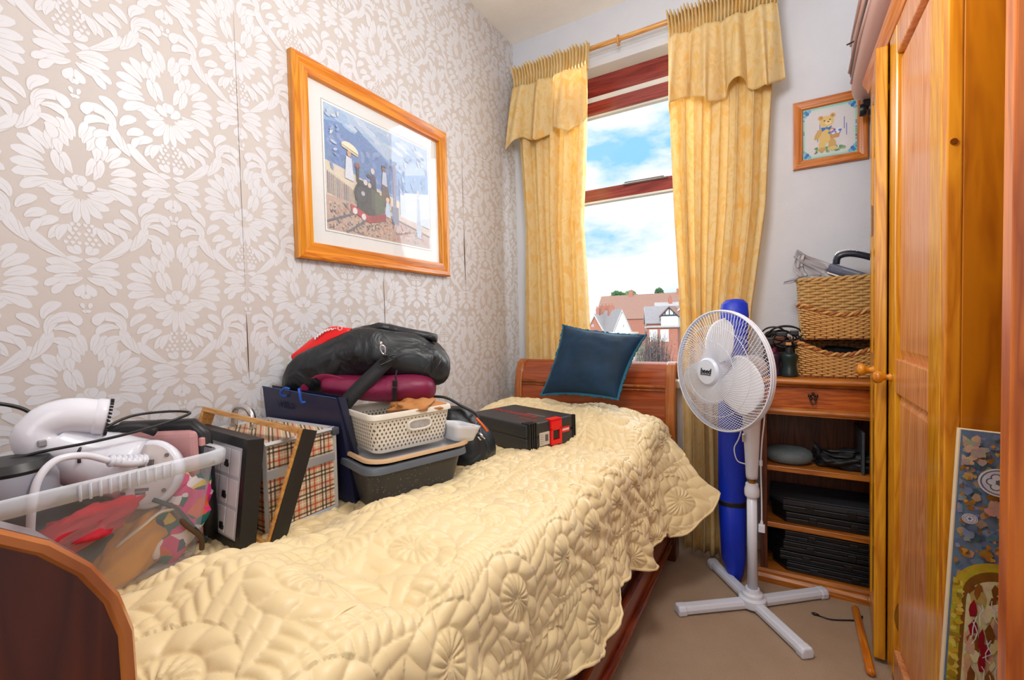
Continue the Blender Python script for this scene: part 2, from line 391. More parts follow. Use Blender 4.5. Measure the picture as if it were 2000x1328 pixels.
# wall with window
WX0,WX1,WZ0,WZ1=-1.10,-.22,.80,2.50
b=MB(); b.box((WX-.1,BY,0),(WX0,BY+.22,CZ)); b.box((WX1,BY,0),(RX+.1,BY+.22,CZ)); b.box((WX0,BY,0),(WX1,BY+.22,WZ0)); b.box((WX0,BY,WZ1),(WX1,BY+.22,CZ))
tag(b.build('wall_back',M_wall),kind='structure')
b=MB(); b.box((RX,FY,0),(RX+.1,BY,CZ)); tag(b.build('wall_right',M_wall),kind='structure')
b=MB(); b.box((WX-.1,FY-.1,0),(RX+.1,FY,CZ)); tag(b.build('wall_front',M_wall),kind='structure')
b=MB(); b.box((WX-.1,FY-.1,-.1),(RX+.1,BY+.22,0)); tag(b.build('floor',M_carpet),kind='structure')
b=MB(); b.box((WX-.1,FY-.1,CZ),(RX+.1,BY+.22,CZ+.1)); tag(b.build('ceiling',M_ceil),kind='structure')
b=MB(); b.box((WX0-.0,BY-.012,0),(RX,BY,.12)); tag(b.build('baseboard_back',plain('skirting_paint',(225,222,215),.4),bevel=.004),kind='structure')
# window joinery
m_red=wood('redwood_frame',(142,56,50),(104,30,28),'X',.25,knots=False)
m_seal=plain('window_seal',(215,215,218),.4)
wy=BY+.12
win=thing('window_1',(-.66,wy,.80),None,None); tag(win,kind='structure')
b=MB()
b.box((WX0,wy-.03,2.385),(WX1,wy+.04,2.50)); b.box((WX0,wy-.03,.80),(WX1,wy+.04,.87))
b.box((WX0,wy-.03,.80),(WX0+.06,wy+.04,2.5)); b.box((WX1-.06,wy-.03,.80),(WX1,wy+.04,2.5)); b.box((WX0,wy-.03,1.797),(WX1,wy+.04,1.869))
b.build('window_frame',m_red,win,bevel=.004)
b=MB()
for z0,z1 in ((1.869,2.375),):
    b.box((WX0+.06,wy-.045,2.285),(WX1-.06,wy+.01,2.355)); b.box((WX0+.06,wy-.045,z0+.0),(WX0+.11,wy+.01,z1)); b.box((WX1-.11,wy-.045,z0),(WX1-.06,wy+.01,z1))
b.build('opening_sash',m_red,win,bevel=.005)
b=MB(); b.box((WX0+.06,wy-.034,2.357),(WX1-.06,wy+.0,2.386)); b.box((WX0+.06,wy-.034,1.788),(WX1-.06,wy,1.7985)); b.box((WX0+.06,wy-.03,2.275),(WX1-.06,wy,2.286))
b.build('window_seal',m_seal,win)
b=MB(); b.box((-.74,wy-.042,1.858),(-.50,wy-.03,1.866)); b.tube([(-.73,wy-.045,1.871),(-.52,wy-.042,1.870)],.003,6); b.build('window_stay',plain('dull_metal',(110,96,90),.4,metal=.5),win)
b=MB(); b.box((WX0+.05,wy-.004,.86),(WX1-.05,wy,1.80)); b.box((WX0+.05,wy-.004,1.86),(WX1-.05,wy,2.29)); b.build('pane',glassmat('window_glass',alpha=.02),win)
b=MB(); b.box((WX0-.05,BY-.06,.76),(WX1+.05,BY+.1,.80)); tag(b.build('trim_1',plain('sill_paint',(228,226,222),.35),bevel=.006),kind='structure')
b=MB(); b.box((WX0-.0,BY-.008,2.50),(WX1+.0,BY,2.535)); b.box((WX0,BY-.004,2.56),(WX1,BY,2.60)); tag(b.build('trim_2',M_wall,bevel=.004),kind='structure')
# ------------------------------------------------------------------ bed
bed=thing('sleigh_bed',(-.84,1.1,0),'reddish brown wooden single sleigh bed along the wallpapered wall, under the cream quilt','bed')
def scroll_board(x0,x1,cy_,cz_,r,yb,thick,z0,inward):
    # profile in (Y,Z) of a rolled sleigh end post; inward = +1 when the bed lies towards +Y
    pts=[]
    for k in range(22):
        a=(-.30+(k/21)*(1.35)*1)*PI
        pts.append((cy_+inward*r*cos(a)*1.0,cz_+r*sin(a)))
    return pts
def end_profile(cy_,cz_,r,s_,z0):
    P_=[]
    P_.append((cy_+s_*r*.98,z0)); P_.append((cy_+s_*r*.97,cz_-.35)); P_.append((cy_+s_*r*1.0,cz_-.12))
    for k in range(0,17):
        a=(-.03+k/16*1.13)*PI; P_.append((cy_+s_*r*cos(a),cz_+r*sin(a)))
    P_+= [(cy_-s_*r*.75,cz_-r*.62),(cy_-s_*r*.2,cz_-r*.95),(cy_+s_*r*.1,cz_-.35),(cy_+s_*r*.2,z0)]
    return P_
ep=end_profile(-.004,.865,.141,1,.0)
for x0,x1 in ((-.452,-.412),(-1.26,-1.22)): fb=MB(); fb.prism(ep,x0,x1,'x'); fb.build('end_post',M_mahogD,bed,bevel=.004,auto=40)
b=MB()
def off(P_,d):
    out=[]; n_=len(P_)
    for i in range(n_):
        p0=Vector(P_[i-1]);p1=Vector(P_[i]);p2=Vector(P_[(i+1)%n_]); t=(p2-p0).normalized(); out.append((p1.x-t.y*d,p1.y+t.x*d))
    return out
outer=ep[:-2]; rm=[(-.410,y,z) for y,z in outer[:20]]
inn=off(ep,.0095)[:20]
i0=b.pts([(-.4115,y,z) for y,z in ep[:20]]); i1=b.pts([(-.4075,y*1+(yy-y)*.25,z+(zz-z)*.25) for (y,z),(yy,zz) in zip(ep[:20],inn)]); i2=b.pts([(-.4075,y+(yy-y)*.75,z+(zz-z)*.75) for (y,z),(yy,zz) in zip(ep[:20],inn)]); i3=b.pts([(-.4115,y,z) for y,z in inn])
for q in range(19):
    for a_,b_ in ((i0,i1),(i1,i2),(i2,i3)): b.face((a_+q,a_+q+1,b_+q+1,b_+q))
b.build('edge_moulding',M_rim,bed,auto=50)
b=MB(); pan=[(y*.82-.0,(z-.865)*.82+.865) for y,z in ep]; b.prism(pan,-1.22,-.452,'x'); b.build('footboard',M_mahogX,bed,auto=40)
# headboard
hx0,hx1=-1.262,-.410
def hprof(t_): # outer face curve from bottom to the rolled top (Y,Z)
    pass
hp=[(2.165,.0),(2.16,.35),(2.15,.60),(2.155,.74),(2.172,.83),(2.196,.885),(2.228,.905),(2.258,.89),(2.270,.86),(2.262,.835),(2.238,.83),(2.215,.80),(2.205,.70),(2.20,.35),(2.20,0)]
for x0,x1 in ((hx0,hx0+.045),(hx1-.045,hx1)):
    b=MB(); b.prism([(y+(-.012 if i<7 else .004),z+(.004 if z>.8 else 0)) for i,(y,z) in enumerate(hp)],x0,x1,'x'); b.build('headboard_post',M_rim,bed,bevel=.006,auto=40)
b=MB(); b.prism(hp,hx0+.045,hx1-.045,'x'); b.build('headboard',M_mahogX,bed,auto=40)
b=MB(); b.tube([(hx0+.045,2.160,.792),(hx1-.045,2.160,.792)],.007,8); b.tube([(hx0+.045,2.156,.775),(hx1-.045,2.156,.775)],.004,6); b.build('headboard_bead',M_rim,bed,smooth=True)
b=MB(); b.box((-.456,.13,.065),(-.430,2.17,.190)); b.tube([(-.430,.13,.190),(-.430,2.16,.190)],.012,8); b.tube([(-.428,.13,.085),(-.428,2.16,.085)],.016,8)
b.build('side_rail',M_mahog,bed,auto=45,bevel=.003)
b=MB(); b.box((-.47,2.10,0),(-.405,2.19,.34)); b.build('leg',M_mahogD,bed,bevel=.008)
b=MB(); b.box((-.47,.06,0),(-.405,.13,.30)); b.build('leg',M_mahogD,bed,bevel=.008)
b=MB(); b.box((-1.24,.13,.22),(-.455,2.15,.42)); b.box((-1.24,.13,.02),(-.456,2.1,.22)); b.build('divan_base',plain('mauve_ticking',(150,128,132),.8),bed,bevel=.012)
b=MB(); b.box((-1.24,.14,.42),(-.47,2.14,.60)); b.build('mattress',plain('mattress_ticking',(206,196,182),.8),bed,bevel=.04,seg=4)
# pillow hidden under the quilt shows as the hump at the head
# ------------------------------------------------------------------ quilt
def vnoise(x,y,seed):
    r_=np.random.RandomState(seed).rand(64,64)*2-1
    xi=np.floor(x).astype(int); yi=np.floor(y).astype(int); fx=x-xi; fy=y-yi; fx=fx*fx*(3-2*fx); fy=fy*fy*(3-2*fy)
    g=lambda a,b_: r_[a%64,b_%64]
    return (g(xi,yi)*(1-fx)+g(xi+1,yi)*fx)*(1-fy)+(g(xi,yi+1)*(1-fx)+g(xi+1,yi+1)*fx)*fy
def nsm(a,b_,x):
    t=np.clip((x-a)/(b_-a),0,1); return t*t*(3-2*t)
NA,NT=470,860
aq,tq=np.meshgrid(np.linspace(0,1,NA),np.linspace(0,1,NT)**1.12,indexing='ij')
Ltop=.80; r_=.075; Larc=r_*PI/2
def quilt(aq,tq):
    # arc fraction split: top 0-.62, arc to .70, drop to 1
    fa=.60; fb_=.70
    ymax=2.135-.17*nsm(.60,.95,aq); Y=.155+tq*(ymax-.155)
    xt=-1.30+np.clip(aq/fa,0,1)*(.87-r_); th=np.clip((aq-fa)/(fb_-fa),0,1)*PI/2; dd=np.clip((aq-fb_)/(1-fb_),0,1)
    amp=np.interp(Y,[.1,.3,.5,.7,.9,1.2,1.5,1.8,2.1],[.125,.120,.098,.078,.060,.040,.018,.0,.0])
    zt=.612+amp*nsm(-.98,-.76,xt)*(1-.25*nsm(-.70,-.50,xt))
    zt=zt+.012*vnoise(xt*7+3,Y*5,1)+.006*vnoise(xt*16,Y*11,2)
    near=nsm(-1.0,-.8,xt)
    zt=zt+.022*near*np.exp(-((Y-.34-.35*(xt+.7))/.06)**2)*(Y<.9)+.016*near*np.sin(Y*19+xt*8)*np.exp(-((Y-.45)/.3)**2)
    zt=zt+.10*nsm(1.62,1.86,Y)*(1-.55*nsm(2.02,2.14,Y))*nsm(-1.32,-1.22,xt)*(1-.35*nsm(-.62,-.48,xt))
    zt=zt-.012*np.exp(-((Y-1.66)/.05)**2)*nsm(-.9,-.6,xt)
    hem=np.interp(Y,[.1,.8,.95,1.2,1.45,1.6,1.8,1.92,2.0],[.28,.28,.30,.325,.305,.29,.275,.34,.46])+.022*np.sin(Y*15+1)*(Y<1.75)
    fl=np.interp(Y,[.1,1.3,1.6,1.8,1.92,2.02],[.03,.035,.05,.10,.17,.215])
    x=xt+r_*np.sin(th); z=zt-r_*(1-np.cos(th))
    drop=np.maximum(.05,z-hem); z=z-drop*dd
    x=x+fl*dd**1.3+.020*dd*np.sin(Y*13+2.3*vnoise(Y*3,dd,5))+.010*dd*np.sin(Y*37+3*dd)
    # curl of the loose corner at the head end
    x=x+.02*np.exp(-((Y-1.93)/.05)**2)*nsm(.55,1,dd)
    # slumped diagonal creases on the drop
    s_=nsm(0,.3,np.where(aq>fa,1,0)*(dd+.2))
    x=x+s_*.007*np.sin((Y-.9*dd*.3)*60+4*vnoise(Y*6,dd*3,8))*vnoise(Y*7,dd*4,9)
    wr_=np.sin((Y*.8-dd*.28-.5*(x+.6))*70+5*vnoise(Y*5,x*6,31))*np.clip(vnoise(Y*6+2,dd*2+x*4,32)+.25,0,1)
    k_=nsm(-.75,-.5,xt)*np.where(Y<1.75,1,.4); x=x+.0065*wr_*k_*np.sin(th); z=z+.0065*wr_*k_*np.cos(th)
    arc=np.where(aq<fa,aq/fa*(.87-r_),(.87-r_)+th*r_+dd*drop)
    return x,Y,z,arc
Xq,Yq,Zq,arc=quilt(aq,tq)
# stitched relief in cloth coordinates
def relief(a,y):
    S=.205
    col_=np.floor(a/S); yy=y/S+.5*(col_%2); row=np.floor(yy); u=(a/S-col_-.5)*S; v_=(yy-row-.5)*S
    r=np.hypot(u,v_); t=np.arctan2(v_,u)
    fl=np.abs(np.cos(8*t))**.6*np.sin(np.clip(r/.046,0,1)*PI)**.5
    h=np.where(r<.046,fl,0)
    ph=(t*11/(2*PI)+r*9); fr=ph-np.floor(ph); ring=np.sin(PI*fr)**.6*np.sin(PI*np.clip((r-.050)/.036,0,1))**.5
    h=np.where((r>=.050)&(r<.086),ring,h)
    sp=.05*np.sin(2*PI*y/.27); d=(a/S*1.0-np.floor(a/S))*S; d=np.minimum(d,S-d)-.0; ds=np.where(u>0,S/2-u,-(S/2+u))+.012*np.sin(2*PI*v_/S)
    ad=np.abs(ds); ph=y/.021+ad*16; fr=ph-np.floor(ph); plume=np.sin(PI*fr)**.6*np.sin(PI*np.clip(ad/.044,0,1))**.5
    h=np.where((r>=.086)&(ad<.044),plume,h)
    ph=u/.03+v_/.05; fr=ph-np.floor(ph)
    h=np.where((r>=.086)&(ad>=.044),.6*np.sin(PI*fr)**.6,h)
    return h
uw=arc+.012*vnoise(arc*9,Yq*9,21); yw=Yq+.012*vnoise(arc*9,Yq*9,22)
H=relief(uw,yw)
P3=np.stack([Xq,Yq,Zq],-1)
du=np.gradient(P3,axis=0); dv=np.gradient(P3,axis=1); N=np.cross(du,dv); N/=np.maximum(1e-9,np.linalg.norm(N,axis=-1,keepdims=True))
if N[10,10,2]<0: N=-N
P3=P3+N*(H[...,None]*.0075)
P3[...,2]=np.maximum(P3[...,2],.02)
def gridmesh(name,P3,mat,parent=None,thick=None):
    nu,nv=P3.shape[:2]; me=bpy.data.meshes.new(name)
    idx=np.arange(nu*nv).reshape(nu,nv); q=np.stack([idx[:-1,:-1],idx[1:,:-1],idx[1:,1:],idx[:-1,1:]],-1).reshape(-1,4)
    org=np.array(ORG[parent.name]) if parent is not None else np.zeros(3)
    me.vertices.add(nu*nv); me.vertices.foreach_set('co',(P3.reshape(-1,3)-org).astype('f').ravel())
    me.loops.add(q.size); me.loops.foreach_set('vertex_index',q.ravel().astype('i')); me.polygons.add(len(q))
    me.polygons.foreach_set('loop_start',(np.arange(len(q))*4).astype('i')); me.update(calc_edges=True); me.polygons.foreach_set('use_smooth',[True]*len(q))
    me.materials.append(mat); o=bpy.data.objects.new(name,me); C.objects.link(o); ORG[o.name]=Vector(org)
    if parent is not None: o.parent=parent
    if thick:
        s_=o.modifiers.new('solid','SOLIDIFY'); s_.thickness=thick; s_.offset=-1
    return o
m=Mat('cream_satin',.42,.5); m.b.inputs['Sheen Weight'].default_value=.25; v=m.co()
m.col(m.mix(m.noise(v,14,2),lin(224,200,148),lin(236,215,168))); m.bump(m.noise(v,700,2),.12,.001); M_quilt=m.m
q=gridmesh('quilt',P3,M_quilt,thick=.006); tag(q,'cream quilted bedspread with flower and feather stitching, hanging over the bed side','quilt')
b=MB(); hemp=[tuple(P3[-1,j]+np.array([.001,0,0])) for j in range(0,NT,6)]; b.tube(hemp,.0045,6); o=b.build('piping',M_quilt,q,smooth=True)
# ------------------------------------------------------------------ cushion
def pillow(cs,thick,nu=40,dirn=None,seed=0,pinch=.10):
    TL,TR,BR_,BL=[Vector(c) for c in cs]; n_=(TR-TL).cross(BL-TL).normalized()
    def f(sgn):
        def g(u,v_):
            uu=u-.5;vv=v_-.5
            k=1-pinch*((1-(2*abs(vv))**2)*(2*abs(uu))**2); k2=1-pinch*((1-(2*abs(uu))**2)*(2*abs(vv))**2)
            U_=.5+uu*k; V_=.5+vv*k2
            p=(TL*(1-U_)+TR*U_)*(1-V_)+(BL*(1-U_)+BR_*U_)*V_
            h=max(0,(1-(2*abs(uu))**2.6))**.5*max(0,(1-(2*abs(vv))**2.6))**.5
            h+=.12*h*noise.noise(Vector((u*5+seed,v_*5,1)))+.05*noise.noise(Vector((u*11+seed,v_*11,1)))*min(1,h*4)
            return p+n_*sgn*h*thick/2
        return g
    return f,n_,(TL,TR,BR_,BL)
cs=[(-.93,2.085,1.090),(-.525,2.085,1.036),(-.600,1.90,.768),(-.968,1.90,.765)]
f,n_,_=pillow(cs,.13,seed=3)
cu=thing('cushion',(-.77,1.92,.765),'dark teal velvet cushion with blue fringe leaning on the headboard','cushion')
b=MB(); b.grid(f(1),36,36); b.grid(f(-1),36,36)
m=Mat('teal_velvet',.7,.3); m.b.inputs['Sheen Weight'].default_value=.15; m.b.inputs['Sheen Tint'].default_value=lin(60,140,180); v=m.co(); m.col(m.mix(m.noise(v,9,3),lin(24,32,38),lin(12,58,92))); m.bump(m.noise(v,30,3),.15,.01)
b.build('cover',m.m,cu,smooth=True)
b=MB(); g=f(1); per=[]
for k in range(160):
    t=k/160*4; e_=int(t); s_=t-e_
    u,v_=[(s_,0),(1,s_),(1-s_,1),(0,1-s_)][e_]
    per.append(Vector(g(u,v_)))
ctr=sum(per,Vector())/160
for k in range(160):
    p=per[k]; q=per[(k+1)%160]; d=(p-ctr).normalized()*(.007+.007*random.random()); w_=n_*.004
    i=b.pts([p-d*.3-w_,p+d-w_,q+d*.9-w_,q-d*.3-w_,p-d*.3+w_,p+d+w_,q+d*.9+w_,q-d*.3+w_])
    for fa_ in ((0,1,2,3),(4,7,6,5),(1,5,6,2),(0,3,7,4)): b.face([i+z for z in fa_])
b.build('fringe',plain('teal_fringe',(10,92,118),.7),cu)
# ------------------------------------------------------------------ curtains
def fabric_yellow(name):
    m=Mat(name,.75,.2); v=m.co('Object',(1,1,.6)); n=m.noise(v,22,3,.6,.6)
    c=m.ramp(n,[(.38,lin(238,208,142)),(.5,lin(242,222,172)),(.62,lin(240,206,132))]); m.col(c); m.bump(m.noise(m.co(),500,2),.1,.001)
    t=m.t; tr=t.nodes.new('ShaderNodeBsdfTranslucent'); mx=t.nodes.new('ShaderNodeMixShader'); mx.inputs[0].default_value=.35
    t.links.new(c.k,tr.inputs[0]); o=t.nodes['Material Output']; t.links.new(m.b.outputs[0],mx.inputs[1]); t.links.new(tr.outputs[0],mx.inputs[2]); t.links.new(mx.outputs[0],o.inputs[0]); return m.m
M_cur=fabric_yellow('yellow_jacquard')
def curtain(label,zs,xls,xrs,ys,nf,seed,vbot,vxl,vxr,group):
    cyy=ys[-1]; t_=thing('curtain',((xls[0]+xrs[0])/2,cyy,0),label,'curtain',group)
    rs=np.random.RandomState(seed); ph=rs.rand(8)*6
    def fold(u,z):  # depth offset
        k=u*nf*2*PI
        return sin(k+ph[0]+.7*sin(u*9+ph[1]+z*.6))+.25*sin(k*1.9+ph[2]+z*.9)
    def drop(u,v_):
        z=2.42-v_*(2.42-zs[0]) if False else 2.44+(zs[0]-2.44)*v_
        xl=np.interp(z,zs,xls); xr=np.interp(z,zs,xrs); y=np.interp(z,zs,ys)
        A=.021*min(1,.4+v_*3)
        uu=u+.012*sin(u*nf*4*PI+ph[3])
        return (xl+(xr-xl)*uu+.006*sin(z*3+ph[4]+u*7),y+A*fold(u,z),z)
    b=MB(); b.grid(drop,260,60); o=b.build('drape',M_cur,t_,smooth=True,solid=.003)
    def head(u,v_):   # smocked heading tape with ruffle
        z=2.555-v_*.125; pin=1-.0*abs(v_-.5)
        A=.008+.010*abs(v_-.55)*2
        xl=xls[-1]-.012+.012*v_; xr=xrs[-1]+.012-.012*v_
        return (xl+(xr-xl)*u,ys[-1]-.022-A*sin(u*(nf*5)*2*PI)-.012*(1-v_)**2*sin(u*nf*2*PI+1),z+.006*sin(u*nf*5*2*PI)*(1-v_))
    b=MB(); b.grid(head,420,14); b.build('heading',M_cur,t_,smooth=True,solid=.002)
    def val(u,v_):
        top=2.435; bot=vbot(u); z=top+(bot-top)*v_
        k0=0; xl=xls[-1]+(vxl-xls[-1])*v_**.8; xr=xrs[-1]+(vxr-xrs[-1])*v_**.8
        k=u*nf*2*PI
        A=.010+.028*v_**.8
        return (xl+(xr-xl)*u+.010*v_*sin(k*1.0+ph[5]),ys[-1]-.045-.012*v_-A*(sin(k*.62+ph[6]+.6*sin(u*9+ph[7]))+.35*sin(k*1.7+ph[1]+v_)*(1-v_*.6)),z)
    b=MB(); b.grid(val,260,30); b.build('valance',M_cur,t_,smooth=True,solid=.003)
    return t_
curtain('yellow jacquard curtain with frilled pelmet left of the window, behind the headboard',
    [.60,1.07,1.65,2.1,2.44],[-1.27,-1.27,-1.26,-1.28,-1.29],[-.875,-.875,-.905,-.87,-.85],[2.30,2.30,2.30,2.30,2.30],5,11,
    lambda u:2.12-.028*sin(u*17+1)+.02*u,-1.335,-.845,'curtain pair at the window')
curtain('yellow jacquard curtain with frilled pelmet right of the window, behind the fan',
    [.02,.6,1.15,1.6,2.1,2.44],[-.375,-.385,-.405,-.425,-.435,-.44],[-.14,-.13,-.105,-.04,-.01,.0],[2.225,2.25,2.27,2.29,2.30,2.30],6,4,
    lambda u:2.11-.032*sin(u*14+2),-.455,.02,'curtain pair at the window')
pole=thing('curtain_pole',(-.6,2.30,2.54),'thin pine curtain pole with wooden rings above the window','curtain pole')
mp_=wood('pole_pine',(222,168,96),(190,126,60),'X',.35,knots=False)
b=MB(); b.tube([(-1.285,2.31,2.54),(.16,2.31,2.54)],.012,14); b.build('pole',mp_,pole,smooth=True)
for x in (-1.295,.17):
    b=MB(); b.lathe([(.004,-.022),(.012,-.018),(.012,-.012),(.016,-.008),(.021,.002),(.016,.014),(.004,.02)],16,Matrix.Translation((x,2.31,2.54))@Matrix.Rotation(PI/2*(-1 if x<0 else 1),4,'Y')); b.build('finial',mp_,pole,smooth=True)
for x in [-1.25,-1.17,-1.09,-1.01,-.93,-.87,-.696,-.40,-.33,-.26,-.19,-.12,-.05,.0]:
    b=MB(); tl=.25*(random.random()-.5); b.tube([(x+tl*.02*cos(a),2.31+.021*cos(a)*1.0,2.534+.024*sin(a)) for a in [2*PI*k/20 for k in range(20)]],.0042,8,closed=True); b.tube([(x,2.30,2.508),(x,2.297,2.500)],.003,6); b.build('ring',mp_,pole,smooth=True)
for x in (-1.27,.13):
    b=MB(); b.tube([(x,2.31,2.525),(x,2.36,2.52),(x,2.418,2.52)],.008,8); b.lathe([(.022,0),(.022,.008),(.01,.012)],16,Matrix.Translation((x,2.418,2.52))@Matrix.Rotation(PI/2,4,'X')); b.build('bracket',mp_,pole,smooth=True)
# ------------------------------------------------------------------ framed pictures
def picframe(t_,M,Wd,Ht,wd,prof,mat,mats_v=None):
    """mitred frame in local x,y with z outward"""
    for k,(name) in enumerate(('frame_rail','frame_stile','frame_rail','frame_stile')):
        b=MB(); b.M=M; n_=len(prof); cs_=[(-Wd/2,-Ht/2),(Wd/2,-Ht/2),(Wd/2,Ht/2),(-Wd/2,Ht/2)]
        dirs=[(1,1),(-1,1),(-1,-1),(1,-1)]
        (x0,y0),(x1,y1)=cs_[k],cs_[(k+1)%4]; (a0,b0),(a1,b1)=dirs[k],dirs[(k+1)%4]
        i0=b.pts([(x0+a0*o_,y0+b0*o_,h) for o_,h in prof]); i1=b.pts([(x1+a1*o_,y1+b1*o_,h) for o_,h in prof])
        for q in range(n_): b.face((i0+q,i0+(q+1)%n_,i1+(q+1)%n_,i1+q))
        b.face(range(i0,i0+n_)); b.face(range(i1,i1+n_))
        b.build(name,mat if k%2==0 or mats_v is None else mats_v,t_,auto=30)
Mp=Matrix(((0,0,1,WX+.002),(1,0,0,1.327),(0,1,0,1.677),(0,0,0,1)))
pic=thing('framed_print',(WX+.002,1.327,1.677),'large pine framed print of a miniature steam train with onlookers, on the wallpapered wall','picture')
pr=[(0,0),(0,.022),(.006,.026),(.022,.026),(.030,.020),(.044,.024),(.056,.024),(.060,.012),(.060,0)]
picframe(pic,Mp,.795,.678,.06,pr,M_pineY,M_pine)
b=MB(); b.M=Mp; b.box((-.345,-.287,.002),(.345,.287,.006)); b.build('mount',plain('mount_card',(224,224,222),.5,var=.01),pic)
p=Paint(MB,Mp) if False else Paint(Mp@Matrix.Translation((0,0,.0065))@Matrix.Diagonal((1.11,1.11,1,1)))
W_,H_=.245,.20
p.rect(-W_-.008,-H_-.008,W_+.008,H_+.008,(150,140,130)); p.rect(-W_-.006,-H_-.006,W_+.006,H_+.006,(238,236,230))
p.rect(-W_,-H_,W_,H_,(120,160,205))
p.poly([(-W_,.20),(W_,.20),(W_,.10),(.1,.06),(-.05,.13),(-W_,.17)],(168,190,216)); p.poly([(-W_,.145),(-.12,.165),(0,.10),(.1,.03),(.16,-.03),(-W_,-.01)],(92,128,182))
for k in range(70): x=random.uniform(-W_+.01,.08); y=random.uniform(-.0,.14-.25*(x+.24)*.6); p.ell(x,y,.012,.008,random.choice([(80,116,170),(110,140,190),(100,130,170),(128,150,196)]),8,random.random()*3)
for k in range(26): x=random.uniform(-.18,.22); p.ell(x,.165-.1*(x+.2)*.5+random.uniform(-.015,.03),.03,.009,random.choice([(200,212,226),(186,204,224),(150,180,214)]),10,-.2)
p.poly([(-W_,.02),(-.12,.0),(0,-.03),(.12,-.05),(W_,-.05),(W_,-.12),(-W_,-.1)],(214,200,176))
for k in range(17):
    x=-W_+.004+k*.0072; p.poly([(x,-.085-.0014*k),(x+.006,-.085-.0014*k),(x+.006,-.018-.0026*k),(x+.003,-.012-.0026*k),(x,-.018-.0026*k)],random.choice([(142,128,122),(120,110,112),(160,142,130)]))
p.poly([(-W_,-.09),(W_,-.12),(W_,-H_),(-W_,-H_)],(190,160,140))
for k in range(420):
    x=random.uniform(-W_+.006,W_-.01); y=random.uniform(-H_+.006,-.10-.02*(x+.2)); 
    c_=random.choice([(200,120,104),(176,140,126),(210,160,140),(120,116,120),(150,160,150)] if x>-.02 else [(150,136,128),(186,150,130),(110,108,110),(206,186,160),(90,96,100)]); p.ell(x,y,.005,.003,c_,6,random.random()*3)
p.line([(-W_,-.175),(-.10,-.115),(.0,-.085)],.006,(96,96,110)); p.line([(-.17,-.198),(-.06,-.13),(.03,-.088)],.006,(96,96,110))
p.poly([(.02,-.105),(W_,-.15),(W_,-.125),(.05,-.09)],(206,186,168)); p.line([(.02,-.107),(W_,-.153)],.004,(120,92,90))
# figures
p.poly([(-.172,-.02),(-.135,-.025),(-.142,.05),(-.165,.055)],(206,214,228)); p.ell(-.152,.064,.008,.01,(200,150,120)); p.ell(-.148,.080,.036,.020,(238,226,196),16,-.25,0,PI); p.poly([(-.183,.088),(-.113,.069),(-.118,.063),(-.181,.080)],(214,196,160))
p.poly([(-.066,-.03),(-.035,-.035),(-.04,.018),(-.06,.02)],(60,64,84)); p.ell(-.052,.033,.009,.011,(206,196,190)); p.ell(-.070,.012,.010,.007,(54,58,80))
p.poly([(-.012,-.06),(.022,-.10),(.03,-.05),(.014,.01),(-.008,.008)],(96,84,78)); p.poly([(-.010,.0),(.016,-.005),(.012,.045),(-.004,.046)],(186,196,216)); p.ell(.002,.056,.010,.011,(120,90,80)); p.rect(-.008,.060,.010,.068,(50,46,50))
p.poly([(0,-.112),(.030,-.118),(.024,-.062),(.010,-.058)],(186,210,236)); p.ell(.016,-.052,.009,.009,(226,190,160))
p.rect(.046,-.13,.060,.085,(120,100,130)); p.line([(.05,.07),(.034,.078),(.030,.066)],.003,(110,90,120)); p.rect(.036,-.135,.070,-.07,(84,84,110))
# train
p.poly([(-.125,-.115),(-.045,-.128),(-.045,-.015),(-.12,-.01)],(38,44,44)); p.ell(-.105,-.058,.030,.038,(30,34,36),18); p.ell(-.105,-.058,.020,.026,(52,58,60),18); p.ell(-.098,-.055,.008,.008,(170,180,190))
p.rect(-.125,-.02,-.113,.028,(40,40,44)); p.poly([(-.130,.028),(-.108,.028),(-.112,.042),(-.127,.042)],(150,60,50))
p.poly([(-.062,-.03),(-.022,-.035),(-.02,-.09),(-.06,-.10)],(70,80,66)); p.poly([(-.045,-.04),(.0,-.045),(.0,-.10),(-.045,-.118)],(84,96,76)); p.ell(-.086,-.014,.009,.010,(214,206,200)); p.ell(-.068,-.020,.008,.009,(206,196,186))
p.poly([(-.152,-.10),(-.070,-.128),(-.070,-.152),(-.150,-.125)],(176,46,54)); p.poly([(-.070,-.128),(.005,-.105),(.005,-.13),(-.070,-.152)],(150,40,46)); p.ell(-.135,-.122,.010,.011,(220,216,214)); p.ell(-.098,-.135,.010,.011,(220,216,214))
# right-hand figure group, pale from the window's reflection painted into the print
p.poly([(.165,-.145),(.195,-.148),(.188,.0),(.17,.0)],(196,206,220)); p.ell(.18,.012,.008,.010,(200,186,180)); p.poly([(.08,-.10),(W_,-.12),(W_,.02),(.08,-.01)],(206,218,230)); p.poly([(.168,-.165),(.192,-.168),(.186,-.01),(.172,-.01)],(178,190,208))
for k in range(120): x=random.uniform(-.235,.235); p.ell(x,random.uniform(-.01,.19),random.uniform(.006,.014),.005,random.choice([(150,172,206),(126,154,198),(176,192,216),(112,142,190)] if random.random()<.9 else [(200,206,214)]),7,random.random()*3) if abs(x-.05)>.03 and not(-.19<x<.02) else None
p.cols=[tuple(c*.80+d*.20 for c,d in zip(q,lin(206,210,220))) for q in p.cols]
p.build('print',attrmat('painted_print',.6,.4,160),pic)
b=MB(); b.M=Mp; b.box((-.343,-.285,.0115),(.343,.285,.0125)); b.build('glass',glassmat('picture_glass',alpha=.05),pic)
